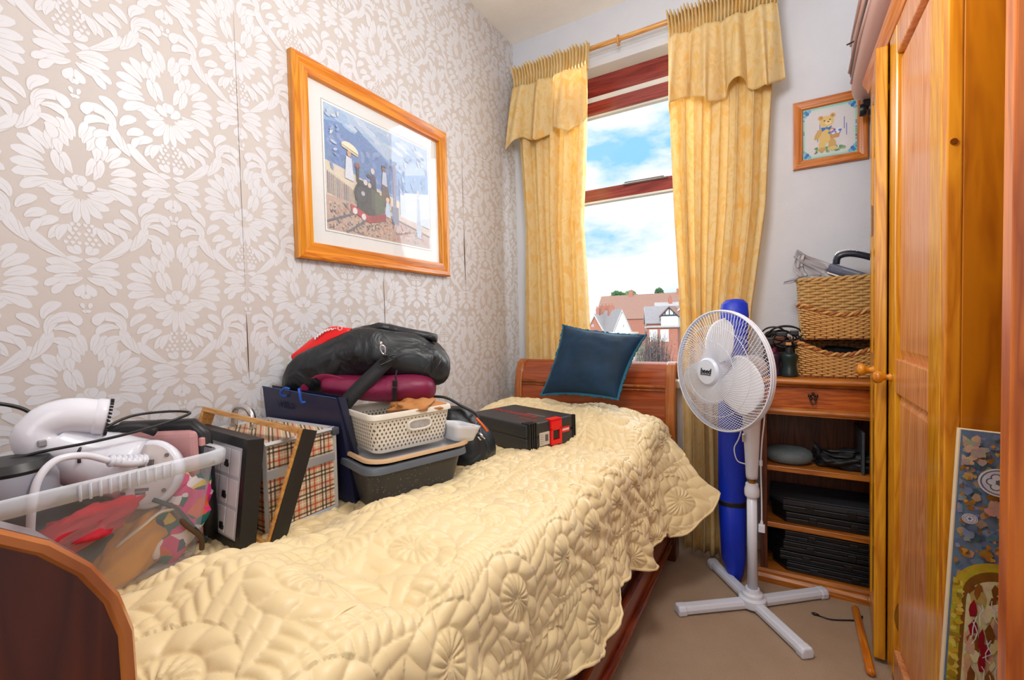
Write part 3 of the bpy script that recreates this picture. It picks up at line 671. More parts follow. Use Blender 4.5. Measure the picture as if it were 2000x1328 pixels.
# small bear picture
Ms=Matrix(((1,0,0,.193),(0,0,-1,BY-.002),(0,1,0,1.908),(0,0,0,1)))
sp=thing('framed_print',(.193,BY-.002,1.908),'small pine framed teddy bear picture on the white wall beside the wardrobe','picture')
pr2=[(0,0),(0,.012),(.004,.016),(.018,.016),(.026,.012),(.034,.012),(.038,.006),(.038,0)]
m_f=wood('small_frame_pine',(206,124,44),(166,84,22),'X',.3); m_fv=wood('small_frame_pine_v',(206,124,44),(166,84,22),'Z',.3)
picframe(sp,Ms,.268,.294,.038,pr2,m_f,m_fv)
p=Paint(Ms@Matrix.Translation((0,0,.003))); W_,H_=.098,.111
p.rect(-W_,-H_,W_,H_,(160,206,200)); p.rect(-W_+.008,-H_+.010,W_-.008,H_-.010,(196,220,214)); p.rect(-W_+.014,-H_+.017,W_-.014,H_-.017,(216,214,218))
for sx in (-1,1):
    for sy in (-1,1):
        for dx,dy,c_ in ((0,0,(40,140,200)),(-.014,.002,(120,180,214)),(.002,-.016,(130,186,214)),(-.006,-.008,(60,120,190))):
            p.ell(sx*(W_-.012+dx),sy*(H_-.014+dy),.007,.008,c_,10)
for k in range(24): p.ell(random.choice([-1,1])*(W_-.005),random.uniform(-.1,.1),.003,.004,random.choice([(80,150,200),(130,110,180),(90,180,150)]),7)
bc=(222,192,120); bd=(204,166,100)
for sx,sy in ((-.034,.02),(-.042,-.01),(.052,.028),(.06,.0)): p.line([(sx,sy-.03),(sx,sy+.02)],.003,(120,124,190))
for k in range(30): p.ell(random.uniform(-.05,.055),random.uniform(-.088,-.066),.008,.004,random.choice([(120,160,110),(90,140,100),(150,180,130)]),7,random.random()*3)
p.ell(-.014,-.02,.026,.034,bc); p.ell(-.026,-.058,.013,.024,bc); p.ell(.010,-.058,.014,.023,bd); p.ell(-.026,-.076,.015,.009,bd); p.ell(.012,-.076,.015,.009,bc)
p.ell(-.040,-.008,.010,.026,bd,12,-.5); p.ell(.012,-.002,.010,.022,bd,12,.8)
p.ell(-.010,.042,.026,.024,bc); p.ell(-.031,.060,.010,.010,bd); p.ell(.012,.064,.010,.010,bd); p.ell(-.030,.060,.005,.005,(180,130,84)); p.ell(.012,.064,.005,.005,(180,130,84)); p.ell(-.004,.036,.012,.009,(236,214,160)); p.ell(-.018,.046,.003,.003,(60,30,24),8); p.ell(.002,.048,.003,.003,(60,30,24),8); p.ell(-.004,.040,.004,.003,(110,50,40),8)
p.poly([(-.030,.020),(-.004,.014),(.010,.022),(.002,.004),(-.012,.010),(-.026,.000)],(40,110,190)); p.ell(-.010,.014,.006,.005,(60,130,210))
p.poly([(.000,-.012),(.040,-.006),(.034,-.034),(.004,-.036)],(196,150,96))
for k in range(16): p.ell(random.uniform(.0,.042),random.uniform(-.014,.002),.006,.005,random.choice([(84,84,176),(60,120,200),(140,120,200),(220,224,240)]),8)
p.build('print',attrmat('bear_print',.6,.2,200),sp)
b=MB(); b.M=Ms; b.box((-.098,-.111,.0075),(.098,.111,.0085)); b.build('glass',glassmat('picture_glass_b',alpha=.03),sp)
# ------------------------------------------------------------------ dresser with open shelves
dr=thing('shelf_unit',(.28,2.145,0),'pine shelf unit with one drawer over open shelves, against the white wall','shelf unit')
DX0,DX1,DY0,DY1=-.068,.64,2.145,2.412
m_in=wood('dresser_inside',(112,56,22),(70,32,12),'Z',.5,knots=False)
m_dx=wood('dresser_pine',(200,124,46),(156,84,24),'X',.3)
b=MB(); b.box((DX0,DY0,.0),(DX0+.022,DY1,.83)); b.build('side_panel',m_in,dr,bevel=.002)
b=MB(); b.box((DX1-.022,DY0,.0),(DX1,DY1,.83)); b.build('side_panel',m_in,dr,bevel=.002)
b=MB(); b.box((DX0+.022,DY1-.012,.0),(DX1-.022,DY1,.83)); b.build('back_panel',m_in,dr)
b=MB(); b.box((DX0-.02,DY0-.025,.834),(DX1+.02,DY1,.858)); b.tube([(DX0-.02,DY0-.025,.846),(DX1+.02,DY0-.025,.846)],.0118,10); b.build('top',m_dx,dr,auto=40)
b=MB(); b.prism([(DY0-.018,.834),(DY0-.006,.822),(DY0+.01,.822),(DY0+.01,.834)],DX0-.008,DX1+.008,'x'); b.build('cornice_moulding',m_dx,dr)
b=MB(); b.box((DX0+.012,DY0-.002,.737),(DX1-.012,DY0+.02,.820)); b.build('drawer',wood('drawer_pine',(200,104,34),(150,66,16),'X',.28),dr,bevel=.004)
hd=MB()
for k in range(5):
    a=PI/2+k*2*PI/5; hd.tube([(.118+.006*cos(a),DY0-.006,.787+.006*sin(a)),(.118+.016*cos(a),DY0-.010,.787+.014*sin(a))],[.004,.006],8)
hd.tube([(.108,DY0-.012,.778),(.112,DY0-.018,.762),(.118,DY0-.02,.757),(.124,DY0-.018,.762),(.128,DY0-.012,.778)],.0028,8)
hd.build('handle',plain('black_iron',(48,36,30),.45),[o for o in dr.children if o.name.startswith('drawer')][0],smooth=True)
b=MB(); b.box((DX0-.004,DY0-.006,.706),(DX1+.004,DY0+.02,.738)); b.tube([(DX0-.004,DY0-.006,.722),(DX1+.004,DY0-.006,.722)],.010,8); b.build('rail',m_dx,dr,auto=40)
for z in (.478,.238): 
    b=MB(); b.box((DX0+.010,DY0,z-.010),(DX1-.010,DY1-.012,z+.012)); b.build('shelf',m_dx,dr,bevel=.003)
b=MB(); b.box((DX0+.0,DY0-.004,.03),(DX1,DY1-.012,.048)); b.build('shelf',m_dx,dr,bevel=.003)
b=MB(); b.prism([(DY0-.026,0),(DY0-.026,.022),(DY0-.016,.032),(DY0-.016,.042),(DY0-.006,.050),(DY0+.02,.050),(DY0+.02,0)],DX0-.008,DX1+.008,'x'); b.build('plinth',m_dx,dr)
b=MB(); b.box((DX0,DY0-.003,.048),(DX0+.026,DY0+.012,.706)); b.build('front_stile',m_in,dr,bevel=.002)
# ------------------------------------------------------------------ wicker baskets
M_wick=plain('wicker_strand',(232,180,104),.6,var=.2,ns=60); M_wickd=plain('wicker_dark',(176,104,56),.6,var=.15,ns=60); M_grass=plain('seagrass_strand',(214,172,106),.7,var=.2,ns=80)
def rrect(t,hx,hy,r):
    L1=2*(hx-r);L2=2*(hy-r);La=PI*r/2; per=2*L1+2*L2+4*La; s_=(t%1)*per
    for (L_,cx_,cy_,dx,dy,a0) in ((L1,-hx+r,-hy,1,0,-PI/2),(L2,hx,-hy+r,0,1,0),(L1,hx-r,hy,-1,0,PI/2),(L2,-hx,hy-r,0,-1,PI)):
        if s_<L_: return (cx_+dx*s_,cy_+dy*s_,dy,-dx)
        s_-=L_
        if s_<La:
            a=a0+s_/r; ex_,ey_={0:(hx-r,-hy+r),1:(hx-r,hy-r),2:(-hx+r,hy-r),3:(-hx+r,-hy+r)}[round((a0+PI/2)/(PI/2))]
            return (ex_+r*cos(a),ey_+r*sin(a),cos(a),sin(a))
        s_-=La
    return (-hx+r,-hy,0,-1)
def basket(name,loc,label,cat,hx,hy,h,dip,rows,mat,mrim,pitch=.020,taper=.012,rad=.0042,group=None,dipside=(-1,)):
    t_=thing(name,loc,label,cat,group); M=Matrix.Translation(loc)
    def dp(x,y):
        f=0
        if y<-hy*.75: f=max(0,cos(x/hx*PI/2))**1.3
        return dip*f
    ns=int(2*(2*hx+2*hy)/pitch/2)*2
    b=MB(); b.M=M; N_=ns*4
    for r_ in range(rows):
        ps=[]
        for k in range(N_):
            x,y,nx,ny=rrect(k/N_,hx,hy,.03); fz=(r_+.5)/rows; tp=taper*(fz-1)
            w_=rad*.75*math.cos(PI*k/4+PI*(r_%2)); z=rad+fz*(h-rad*2-dp(x,y))
            ps.append((x+nx*(w_+tp),y+ny*(w_+tp),z))
        b.tube(ps,rad,6,closed=True)
    b.build('woven_side',mat,t_,smooth=True)
    b=MB(); b.M=M
    for k in range(0,N_,4):
        x,y,nx,ny=rrect(k/N_,hx,hy,.03); b.tube([(x-nx*taper,y-ny*taper,.002),(x,y,h-dp(x,y))],rad*.6,5)
    b.build('stake',mrim,t_,smooth=True) if False else b.build('woven_stakes',mrim,t_,smooth=True)
    for j in range(2):
        b=MB(); b.M=M; ps=[]
        for k in range(N_):
            x,y,nx,ny=rrect(k/N_,hx,hy,.03); a=2*PI*k/8+j*PI; ps.append((x+nx*(.005*cos(a)+.002),y+ny*(.005*cos(a)+.002),h-dp(x,y)+.005*sin(a)))
        b.tube(ps,.0055,6,closed=True); b.build('rim',mat if j else mrim,t_,smooth=True)
    b=MB(); b.M=M; b.box((-hx+taper,-hy+taper,.0),(hx-taper,hy-taper,.006)); b.build('base',mrim,t_)
    return t_
zt=.859
basket('wicker_basket',(.215,2.285,zt),'honey wicker basket with a dipped front, lower of the two stacked on the shelf unit','basket',.150,.10,.142,.05,13,M_wick,M_wickd,group='wicker baskets on the shelf unit')
basket('wicker_basket',(.225,2.285,zt+.153),'honey wicker basket holding the seagrass liner, upper of the two stacked on the shelf unit','basket',.148,.10,.142,.045,13,M_wick,M_wickd,group='wicker baskets on the shelf unit')
lt=basket('seagrass_basket',(.215,2.285,zt+.163),'pale twisted seagrass basket nested inside the upper wicker basket','basket',.138,.088,.232,-.00,20,M_grass,M_grass,pitch=.03,rad=.0062)
# dark contents of the lower basket
b=MB(); 
def lump(b,c,r3,seed=0,n=22,amp=.15,fr=6,M=None,sq=1):
    def g(u,v_):
        a=u*2*PI; p=(v_-.5)*PI; d=Vector((math.copysign(abs(cos(a))**sq,cos(a))*cos(p),math.copysign(abs(sin(a))**sq,sin(a))*cos(p),sin(p)))
        k=1+amp*noise.noise(d*fr*.4+Vector((seed,seed*2,0)))+amp*.5*noise.noise(d*fr+Vector((0,seed,3)))
        q=Vector((d.x*r3[0]*k,d.y*r3[1]*k,d.z*r3[2]*k)); 
        if M is not None: q=M@q
        return Vector(c)+q
    b.grid(g,n*2,n,cu=True); return b
lump(b,(.215,2.285,zt+.065),(.12,.075,.055),3); tag(b.build('folded_cloth',M_blackfab,smooth=True),'black cloth lying in the lower wicker basket','cloth')
# iron on top of the seagrass basket
ir=thing('steam_iron',(.25,2.27,1.27),'dark blue grey steam iron lying tilted on top of the seagrass basket','iron')
Mi=Matrix.Translation((.262,2.265,1.240))@Matrix.Rotation(.42,4,'Y')@Matrix.Rotation(.12,4,'X')
sole=[(-.115,0),(-.10,.018),(-.06,.038),(0,.05),(.07,.055),(.12,.055),(.12,-.055),(.07,-.055),(0,-.05),(-.06,-.038),(-.10,-.018)]
b=MB(); b.M=Mi; b.prism(sole,0,.008); b.build('soleplate',M_chrome,ir,bevel=.002)
b=MB(); b.M=Mi; b.prism([(x*.96,y*.92) for x,y in sole],.008,.045); b.build('housing',plain('iron_grey',(92,98,118),.3),ir,bevel=.012,seg=3)
b=MB(); b.M=Mi; b.tube(bez([(-.085,0,.045),(-.09,0,.075),(-.06,0,.098),(.0,0,.106),(.07,0,.10),(.11,0,.085),(.112,0,.045)],30),.0125,12); b.build('handle',plain('iron_dark',(38,44,60),.25),ir,smooth=True)
b=MB(); b.M=Mi; b.tube(bez([(-.098,0,.06),(-.10,.006,.09),(-.06,.006,.115),(-.03,0,.113)],14),.0022,6); b.build('trim_wire',M_chrome,ir,smooth=True)
# grey folded plastic sheet sticking up
def ribbon(b,P_,w0,w1=None,seed=0,amp=.006,nu=30,nv=14,side=None):
    P_=bez(P_,nu-1)
    def g(u,v_):
        i=min(len(P_)-1,int(u*(len(P_)-1)+.5)); p=P_[i]; ww=w0+(w1-w0)*u if w1 is not None else w0
        q=p+Vector(side)*(v_-.5)*ww; return q+Vector((0,1,.3)).normalized()*amp*noise.noise(Vector((u*4+seed,v_*5,seed)))
    b.grid(g,nu,nv); return b
gs=thing('plastic_sheet',(.16,2.27,1.24),'crumpled light grey plastic sheet poking up from the seagrass basket','plastic sheet')
m_gp=plain('grey_polythene',(168,168,174),.35,bump=.5,bs=20)
b=MB(); ribbon(b,[(.34,2.27,1.165),(.26,2.265,1.235),(.17,2.255,1.29),(.10,2.25,1.335),(.062,2.245,1.372)],.10,.035,2,.02,side=(.35,.25,.9)); b.build('fold',m_gp,gs,smooth=True,solid=.002)
b=MB(); ribbon(b,[(.20,2.25,1.235),(.13,2.24,1.262),(.075,2.235,1.262),(.02,2.23,1.250)],.055,.012,7,.015,side=(.3,.3,.9)); b.build('corner',m_gp,gs,smooth=True,solid=.002)
b=MB(); ribbon(b,[(.08,2.24,1.36),(.072,2.235,1.31),(.085,2.23,1.27)],.04,.05,5,.01,side=(.8,.3,.2)); b.build('corner',m_gp,gs,smooth=True,solid=.002)
b=MB(); ribbon(b,[(.25,2.235,1.20),(.17,2.232,1.232),(.115,2.23,1.262)],.03,.02,9,.008,side=(.3,.2,.9)); tag(b.build('paper_bag',plain('pale_paper',(206,206,212),.5),smooth=True,solid=.0015),'pale paper strip sticking out of the seagrass basket in front of the grey sheet','paper')
# bottles and cable pile
def wavy(name,loc,label,col_,h,r,cap=None):
    t_=thing(name,loc,label,'bottle'); M=Matrix.Translation(loc)
    b=MB(); b.M=M
    pf=[(.002,0),(r*.95,0),(r,h*.04)]+[(r*(1-.17*sin(PI*(k/14))**2*(1 if k<14 else 0)) ,h*(.04+.86*k/14)) for k in range(1,15)]+[(r*.9,h*.95),(r*.6,h),(.002,h)]
    b.lathe(pf,28); b.build('body',plain(name+'_skin',col_,.35),t_,smooth=True)
    b=MB(); b.M=M; b.lathe([(.002,h),(r*.42,h),(r*.42,h+.022),(.002,h+.024)],18); b.build('cap',plain(name+'_cap',cap,.4),t_,auto=40)
wavy('hand_weight_bottle',(-.018,2.205,zt),'dark purple waisted bottle with magenta cap on the shelf unit',(52,34,58),.098,.030,(110,30,70))
wavy('hand_weight_bottle',(.038,2.195,zt),'dark green waisted bottle on the shelf unit beside the wicker basket',(28,48,48),.098,.032,(40,44,48))
cb=thing('cable_bundle',(.0,2.23,.98),'tangled coil of black cables and plugs heaped above the two bottles','cables')
b=MB(); rs=random.Random(4)
for k in range(10):
    cx_,cz_=rs.uniform(-.02,.03),rs.uniform(1.0,1.045); rx,rz=rs.uniform(.040,.066),rs.uniform(.026,.046); ti=rs.uniform(-.5,.5); ya=rs.uniform(2.20,2.26)
    b.tube([(cx_+rx*cos(a)*cos(ti)-rz*sin(a)*sin(ti),ya+.022*sin(a*2+k)+.006*sin(5*a),cz_+rx*cos(a)*sin(ti)*.5+rz*sin(a)*cos(ti)) for a in [2*PI*q/30 for q in range(30)]],.0036,6,closed=True)
b.build('cable',M_black,cb,smooth=True)
b=MB(); b.tube(bez([(-.03,2.26,1.0),(-.05,2.27,.94),(-.045,2.29,.88),(-.04,2.33,.863)],14),.0036,6); b.tube(bez([(.05,2.25,1.01),(.058,2.27,.94),(.05,2.29,.865)],10),.0036,6); b.build('cable',M_black,cb,smooth=True)
for (c_,h_) in (((-.03,2.19,1.005),(.014,.012,.016)),((.056,2.19,1.04),(.016,.010,.010)),((.012,2.18,1.035),(.020,.012,.010))):
    b=MB(); b.cbox(c_,h_); b.build('plug',M_black,cb,bevel=.004)
b=MB(); b.cbox((.036,2.175,.995),(.010,.008,.006)); b.build('tag',plain('orange_tag',(206,150,84),.5),cb,bevel=.002)
b=MB(); b.box((-.06,2.36,.859),(.05,2.405,1.02)); tag(b.build('picture_frame',wood('back_frame_wood',(130,76,40),(90,48,24),'X',.4,knots=False),bevel=.003),'small brown wooden frame propped on the shelf unit behind the cables','frame')
# shelf contents
b=MB(); b.lathe([(.002,0),(.070,0),(.088,.010),(.092,.026),(.088,.042),(.070,.052),(.03,.056),(.002,.056)],40,Matrix.Translation((.035,2.25,.491))); m=Mat('dusty_grey',.6); v=m.co(); m.col(m.mix(m.noise(v,120,4,.7),lin(74,86,90),lin(128,140,144)))
tag(b.build('round_speaker',m.m,smooth=True),'round dusty grey disc lying on the top open shelf','speaker')
b=MB(); lump(b,(.235,2.24,.522),(.115,.06,.036),5,amp=.5,fr=5); ribbon(b,[(.12,2.20,.576),(.16,2.20,.55),(.24,2.19,.55),(.33,2.2,.565)],.05,.05,4,.03,side=(0,.3,.8)); tag(b.build('cloth_bag',M_blackfab,smooth=True),'crumpled black cloth bag beside the grey disc on the top open shelf','bag')
M_case=plain('black_case',(24,25,30),.38,var=.1,ns=60); M_dust=plain('dusty_case',(52,53,60),.6,var=.3,ns=90)
def fcase(x0,z0,y0,wd,h,label,dusty,dx=0):
    t_=thing('flat_case',(x0+wd/2,y0,z0),label,'case','flat black cases on the shelf unit'); yb=2.385
    def oc(g): return [(x0+.05+g*.2,y0+g),(x0+wd-.05,y0+g),(x0+wd-g,y0+.05),(x0+wd-g,yb-g),(x0+g,yb-g),(x0+g,y0+.07)]
    b=MB(); b.prism(oc(.006),z0,z0+h*.10); b.prism(oc(0),z0+h*.10,z0+h*.44); b.build('lower_shell',M_case,t_,bevel=.003)
    b=MB(); b.prism(oc(.0),z0+h*.50,z0+h*.90); b.prism(oc(.01),z0+h*.9,z0+h); b.build('lid',[M_dust if dusty else M_case],t_,bevel=.003)
    b=MB(); b.prism(oc(.007),z0+h*.44,z0+h*.5); b.build('seam',M_blackfab,t_)
    for q in (.30,.62):
        b=MB(); b.box((x0+wd*q,y0-.005,z0+h*.25),(x0+wd*q+.028,y0+.002,z0+h*.72)); b.build('latch',M_black,t_,bevel=.002)
fcase(-.025,.251,2.165,.43,.050,'flat black plastic case on the middle shelf, lower of the pair',False)
fcase(-.035,.302,2.160,.43,.052,'flat dusty black case on the middle shelf, upper of the pair',True)
for k,(dx,lab) in enumerate(((.012,'bottom of the stack of four flat black cases on the lowest shelf'),(-.012,'second from the bottom of the stack of four flat black cases'),(.0,'third from the bottom of the stack of four flat black cases'),(.006,'topmost of the stack of four flat black cases on the lowest shelf'))):
    fcase(-.035+dx,.049+k*.0435,2.158+.004*(k%2),.43,.0425,lab,False)
b=MB(); b.box((.275,2.152,.492),(.284,2.36,.655)); tag(b.build('plastic_board',plain('grey_sheet',(70,78,88),.4),bevel=.002),'thin upright grey plastic board at the wardrobe end of the top open shelf','panel')
# ------------------------------------------------------------------ wardrobe
wr=thing('wardrobe',(.6,1.68,0),'tall honey pine two door wardrobe with round knobs, right of the shelf unit','wardrobe')
m_st=wood('stile_pine',(224,160,30),(190,116,12),'Z',.25)
Y0,Y1,Xf,XB,WT=1.228,2.118,.290,.93,1.93
b=MB(); b.box((Xf+.024,Y0,.08),(XB,Y0+.02,WT)); b.build('side_panel',M_pineside,wr,bevel=.002)
b=MB(); b.box((Xf+.024,Y1-.02,.08),(XB,Y1,WT)); b.build('side_panel',M_pine,wr,bevel=.002)
b=MB(); b.box((Xf+.024,Y0,.08),(XB,Y1,.10)); b.build('bottom_board',M_pineY,wr)
b=MB(); b.box((XB-.01,Y0,.08),(XB,Y1,WT)); b.build('back_panel',M_pine,wr)
b=MB(); b.box((Xf-.0,Y0,.08),(Xf+.024,Y0+.03,WT)); b.build('corner_post',M_pine,wr,bevel=.003)
b=MB(); b.prism([(Xf+.03,1.925),(Xf-.002,1.925),(Xf-.005,1.938),(Xf-.014,1.950),(Xf-.018,1.962),(Xf-.018,1.975),(XB,1.975),(XB,1.93),(Xf+.03,1.93)],Y0-.03,Y1+.03,'y'); b.build('cornice',wood('cornice_pine',(226,142,74),(196,106,46),'Y',.3,knots=False),wr,bevel=.003)
b=MB(); b.box((Xf+.030,Y0+.004,0),(XB,Y1-.01,.085)); b.build('plinth',M_pineY,wr,auto=40)
def door(M,wd,z0,z1,mid,hinge_left,name,stile=.088,t=.024):
    # local x along width, y outward, z up
    d=MB(); d.M=M
    d.box((0,0,z0),(stile,t,z1)); d.box((wd-stile,0,z0),(wd,t,z1)); dd=d.build(name,m_st,wr,bevel=.004)
    for a,b_ in ((z0,z0+.10),mid,(z1-.085,z1)):
        r=MB(); r.M=M; r.box((stile,0.0,a),(wd-stile,t-.001,b_)); r.build('rail',M_pinepanel,dd,bevel=.004)
    for a,b_ in ((z0+.10,mid[0]),(mid[1],z1-.085)):
        p=MB(); p.M=M; x0,x1=stile,wd-stile; g=.028
        p.box((x0-.002,.004,a-.002),(x1+.002,.007,b_+.002))
        i=p.pts([(x0,.007,a),(x1,.007,a),(x1,.007,b_),(x0,.007,b_),(x0+g,.017,a+g),(x1-g,.017,a+g),(x1-g,.017,b_-g),(x0+g,.017,b_-g)])
        for q in ((4,5,6,7),(0,1,5,4),(1,2,6,5),(2,3,7,6),(3,0,4,7)): p.face([i+z for z in q])
        p.build('door_panel',M_pinepanel,dd)
    return dd
def knob(M,par):
    b=MB(); b.M=M; b.lathe([(.013,0),(.013,.003),(.009,.007),(.008,.014),(.011,.019),(.0175,.024),(.020,.031),(.0185,.038),(.011,.044),(.002,.046)],22); b.build('knob',M_pine,par,smooth=True)
# near door, flush (x runs +Y, outward -X)
Mn=Matrix(((0,-1,0,Xf+.024),(1,0,0,1.262),(0,0,1,0),(0,0,0,1)))
nd=door(Mn,.510,.015,1.925,(.877,.977),True,'door'); 
knob(frame((Xf,1.728,.917),(0,1,0),(0,0,1)) @ Matrix.Rotation(PI,4,'X') if False else Matrix.Translation((Xf,1.728,.917))@Matrix.Rotation(-PI/2,4,'Y'),nd)
# far door, hinged at the far post and a little ajar
ang=math.atan2(.033,.325)
dxv=Vector((sin(ang),cos(ang),0)); oxv=Vector((-cos(ang),sin(ang),0))
Mf=Matrix(((dxv.x,oxv.x,0,.2575+.030*cos(ang)),(dxv.y,oxv.y,0,1.778-.030*sin(ang)),(0,0,1,0),(0,0,0,1)))
fd=door(Mf,.325,.015,1.915,(.877,.977),False,'door',t=.030)
kp=Vector((.2575,1.778,.930))+dxv*.034
knob(Matrix.Translation(kp)@Matrix.Rotation(-PI/2-0*ang,4,'Y'),fd)
b=MB(); b.tube([(.30,Y0-.003,1.442),(.30,Y0+.004,1.442)],.006,12); b.build('brass_screw',M_brass,wr)
b=MB(); b.tube([(.246,2.06,.013),(.244,2.055,.013),(.240,1.70,.013),(.240,1.695,.013)],[.007,.012,.012,.009],14); tag(b.build('wooden_rod',M_pineY,smooth=True),'short round orange wooden rod lying on the carpet against the wardrobe doors','rod')
# ------------------------------------------------------------------ suitcase on the wardrobe
su=thing('suitcase',(.43,1.98,1.99),'dusty pink hard shell suitcase with black wheels lying on top of the wardrobe','suitcase')
m_pk=plain('dusty_pink_shell',(198,160,152),.35,var=.03); m_gz=plain('grey_zip',(120,120,118),.5)
Msu=Matrix.Translation((.435,1.99,2.118))@Matrix.Rotation(-.13,4,'X')
def shell(z0,z1,grow):
    b=MB(); b.M=Msu; secs=[]
    for k in range(25):
        t=-1+2*k/24; y=t*.37; e_=(1-abs(t)**5)**.45 if abs(t)<1 else .02
        hw=max(.02,.188*(.78+.22*e_))*grow; hz=max(.015,(z1-z0)/2*(.35+.65*e_)); secs.append(((0,y,(z0+z1)/2),(hw,0,0),(0,0,hz)))
    b.loft(secs,36,.42); return b
shell(-.125,-.004,1).build('lower_shell',m_pk,su,smooth=True); shell(.004,.115,1).build('upper_shell',m_pk,su,smooth=True)
b=MB(); b.M=Msu; b.loft([((0,-.372+.744*k/20,0),(max(.02,.194*(.78+.22*(1-abs(-1+k/10)**5)**.45 if 0<k<20 else .5)),0,0),(0,0,.008)) for k in range(21)],24,.4); b.build('zip_band',m_gz,su,smooth=True)
for q in (-.11,0,.11):
    b=MB(); b.M=Msu
    b.tube([(-.186,.30-abs(q)*.5,q*.7),(-.190,.0,q*.55),(-.186,-.3,q*.7)],.006,8); b.build('rib',m_pk,su,smooth=True)
b=MB(); b.M=Msu; b.tube([(-.186,.12,.012),(-.215,.105,-.006)],.003,6); b.build('zip_pull',plain('zip_pull_metal',(90,88,84),.35,metal=.6),su)
for x in (-.125,.125):
    b=MB(); b.M=Msu; b.lathe([(.002,-.011),(.022,-.011),(.024,-.004),(.024,.004),(.022,.011),(.002,.011)],20,Matrix.Translation((x-.014,.355,-.140))@Matrix.Rotation(PI/2,4,'Y')); b.lathe([(.002,-.011),(.022,-.011),(.024,-.004),(.024,.004),(.022,.011),(.002,.011)],20,Matrix.Translation((x+.014,.355,-.140))@Matrix.Rotation(PI/2,4,'Y')); b.cbox((x,.35,-.115),(.014,.016,.02)); b.build('wheel',M_black,su,auto=40)
# ------------------------------------------------------------------ canvas artwork leaning against the wardrobe side
Ma=frame((.247,1.118,.02),(1,0,-.058),(.058,.055,1))
Mm=Ma
ar=thing('canvas_artwork',(.36,1.15,0),'tall narrow textured collage canvas with an archway and rosettes, leaning on the wardrobe side','artwork')
b=MB(); b.M=Ma@Matrix.Translation((0,0,-.016)); b.box((0,0,0),(.26,.865,.0158)); b.build('canvas_edge',plain('canvas_edge',(222,202,170),.7),ar)
p=Paint(Ma,Ma) if False else Paint(Ma); rs=random.Random(9)
p.rect(0.002,0,.26,.864,(96,116,140))
pal=[(120,134,158),(84,112,132),(150,130,110),(178,140,104),(64,92,104),(160,110,40),(136,90,24),(134,140,150),(110,124,150)]
def blot(x,y,r,c_,k=9):
    p.poly([(min(.26,max(.004,x+r*rs.uniform(.5,1.25)*cos(a))),min(.862,max(0,y+r*rs.uniform(.5,1.25)*sin(a)))) for a in [2*PI*q/k for q in range(k)]],c_)
for k in range(520): blot(rs.uniform(0,.26),rs.uniform(.50,.862),rs.uniform(.003,.010),rs.choice(pal))
for k in range(240): blot(rs.uniform(.0,.26),rs.choice([.82,.79,.74,.68,.64])+rs.uniform(-.02,.02),rs.uniform(.002,.005),rs.choice([(166,112,30),(140,92,20),(190,140,60)]))
for k in range(30): blot(.060+rs.uniform(-.015,.015),.725+rs.uniform(-.012,.012),.006,(186,142,124))
for k in range(24): blot(.015+rs.uniform(-.015,.02),.82+rs.uniform(-.02,.03),.007,rs.choice([(188,156,130),(160,146,132)]))
def arch(x0,x1,zb,zs,col_):
    c_=(x0+x1)/2; r=(x1-x0)/2; p.poly([(x0,zb),(x1,zb)]+[(c_+r*cos(a),zs+r*1.0*sin(a)) for a in [PI*k/16 for k in range(17)]],col_)
arch(.004,.124,0,.565,(176,156,40)); arch(.018,.118,0,.560,(120,80,20)); arch(.024,.114,0,.548,(206,196,150))
for k in range(130): blot(.006+rs.uniform(0,.010),rs.uniform(0,.58),.006,rs.choice([(190,160,40),(150,120,30),(206,180,80)]),6)
for k in range(230):
    x=rs.uniform(.030,.108); y=rs.uniform(.01,.575); p.poly([(x+.006*rs.uniform(.5,1.4)*cos(a),max(0,y+.018*rs.uniform(.5,1.3)*sin(a))) for a in [2*PI*q/7 for q in range(7)]],rs.choice([(214,204,160),(190,150,110),(140,84,24),(160,130,120),(206,196,140),(178,150,84),(120,70,20),(200,160,130)]))
for (x,y) in ((.074,.585),(.034,.53),(.036,.50),(.048,.48),(.052,.46),(.050,.435),(.046,.36),(.050,.33),(.044,.30),(.07,.57)): p.poly([(x+.006*rs.uniform(.6,1.3)*cos(a),y+.018*rs.uniform(.6,1.3)*sin(a)) for a in [2*PI*q/8 for q in range(8)]],(140,16,30))
for k in range(60):
    x=rs.uniform(.028,.106); y=rs.uniform(.02,.57); pts_=[(x,y)]
    for q in range(4): x+=rs.uniform(-.008,.008); y+=rs.uniform(.004,.014); pts_.append((x,y))
    p.line(pts_,.0014,(214,214,222))
def ros(x,y,r):
    p.ell(x,y,r,r*.86,(206,208,212),24); p.ell(x,y,r*.9,r*.77,(96,100,110),24); p.ell(x,y,r*.82,r*.70,(190,192,198),24)
    for k in range(6): a=k*PI/3; p.ell(x+r*.38*cos(a),y+r*.33*sin(a),r*.27,r*.24,(84,88,98),10)
    for k in range(6): a=k*PI/3; p.ell(x+r*.38*cos(a),y+r*.33*sin(a),r*.20,r*.18,(200,202,208),10)
    p.ell(x,y,r*.2,r*.18,(90,94,104),10)
ros(.057,.775,.030); ros(.020,.700,.011)
m_art=attrmat('collage_paint',.55,.45,90); 
p.build('painted_face',m_art,ar)
# ------------------------------------------------------------------ room door at the right edge
dl=thing('door_1',(.62,.93,0),None,None); tag(dl,kind='structure')
b=MB(); b.box((.283,.905,.01),(.94,.940,2.02)); b.build('door_leaf',wood('door_pine',(206,112,40),(160,74,20),'Z',.3,sc_=.6),dl,bevel=.003)
b=MB(); b.lathe([(.022,0),(.022,.004),(.010,.01),(.010,.03),(.024,.04),(.026,.05),(.018,.06),(.002,.062)],20,Matrix.Translation((.37,.905,1.0))@Matrix.Rotation(PI/2,4,'X')); b.build('door_knob',M_brass,dl,smooth=True)
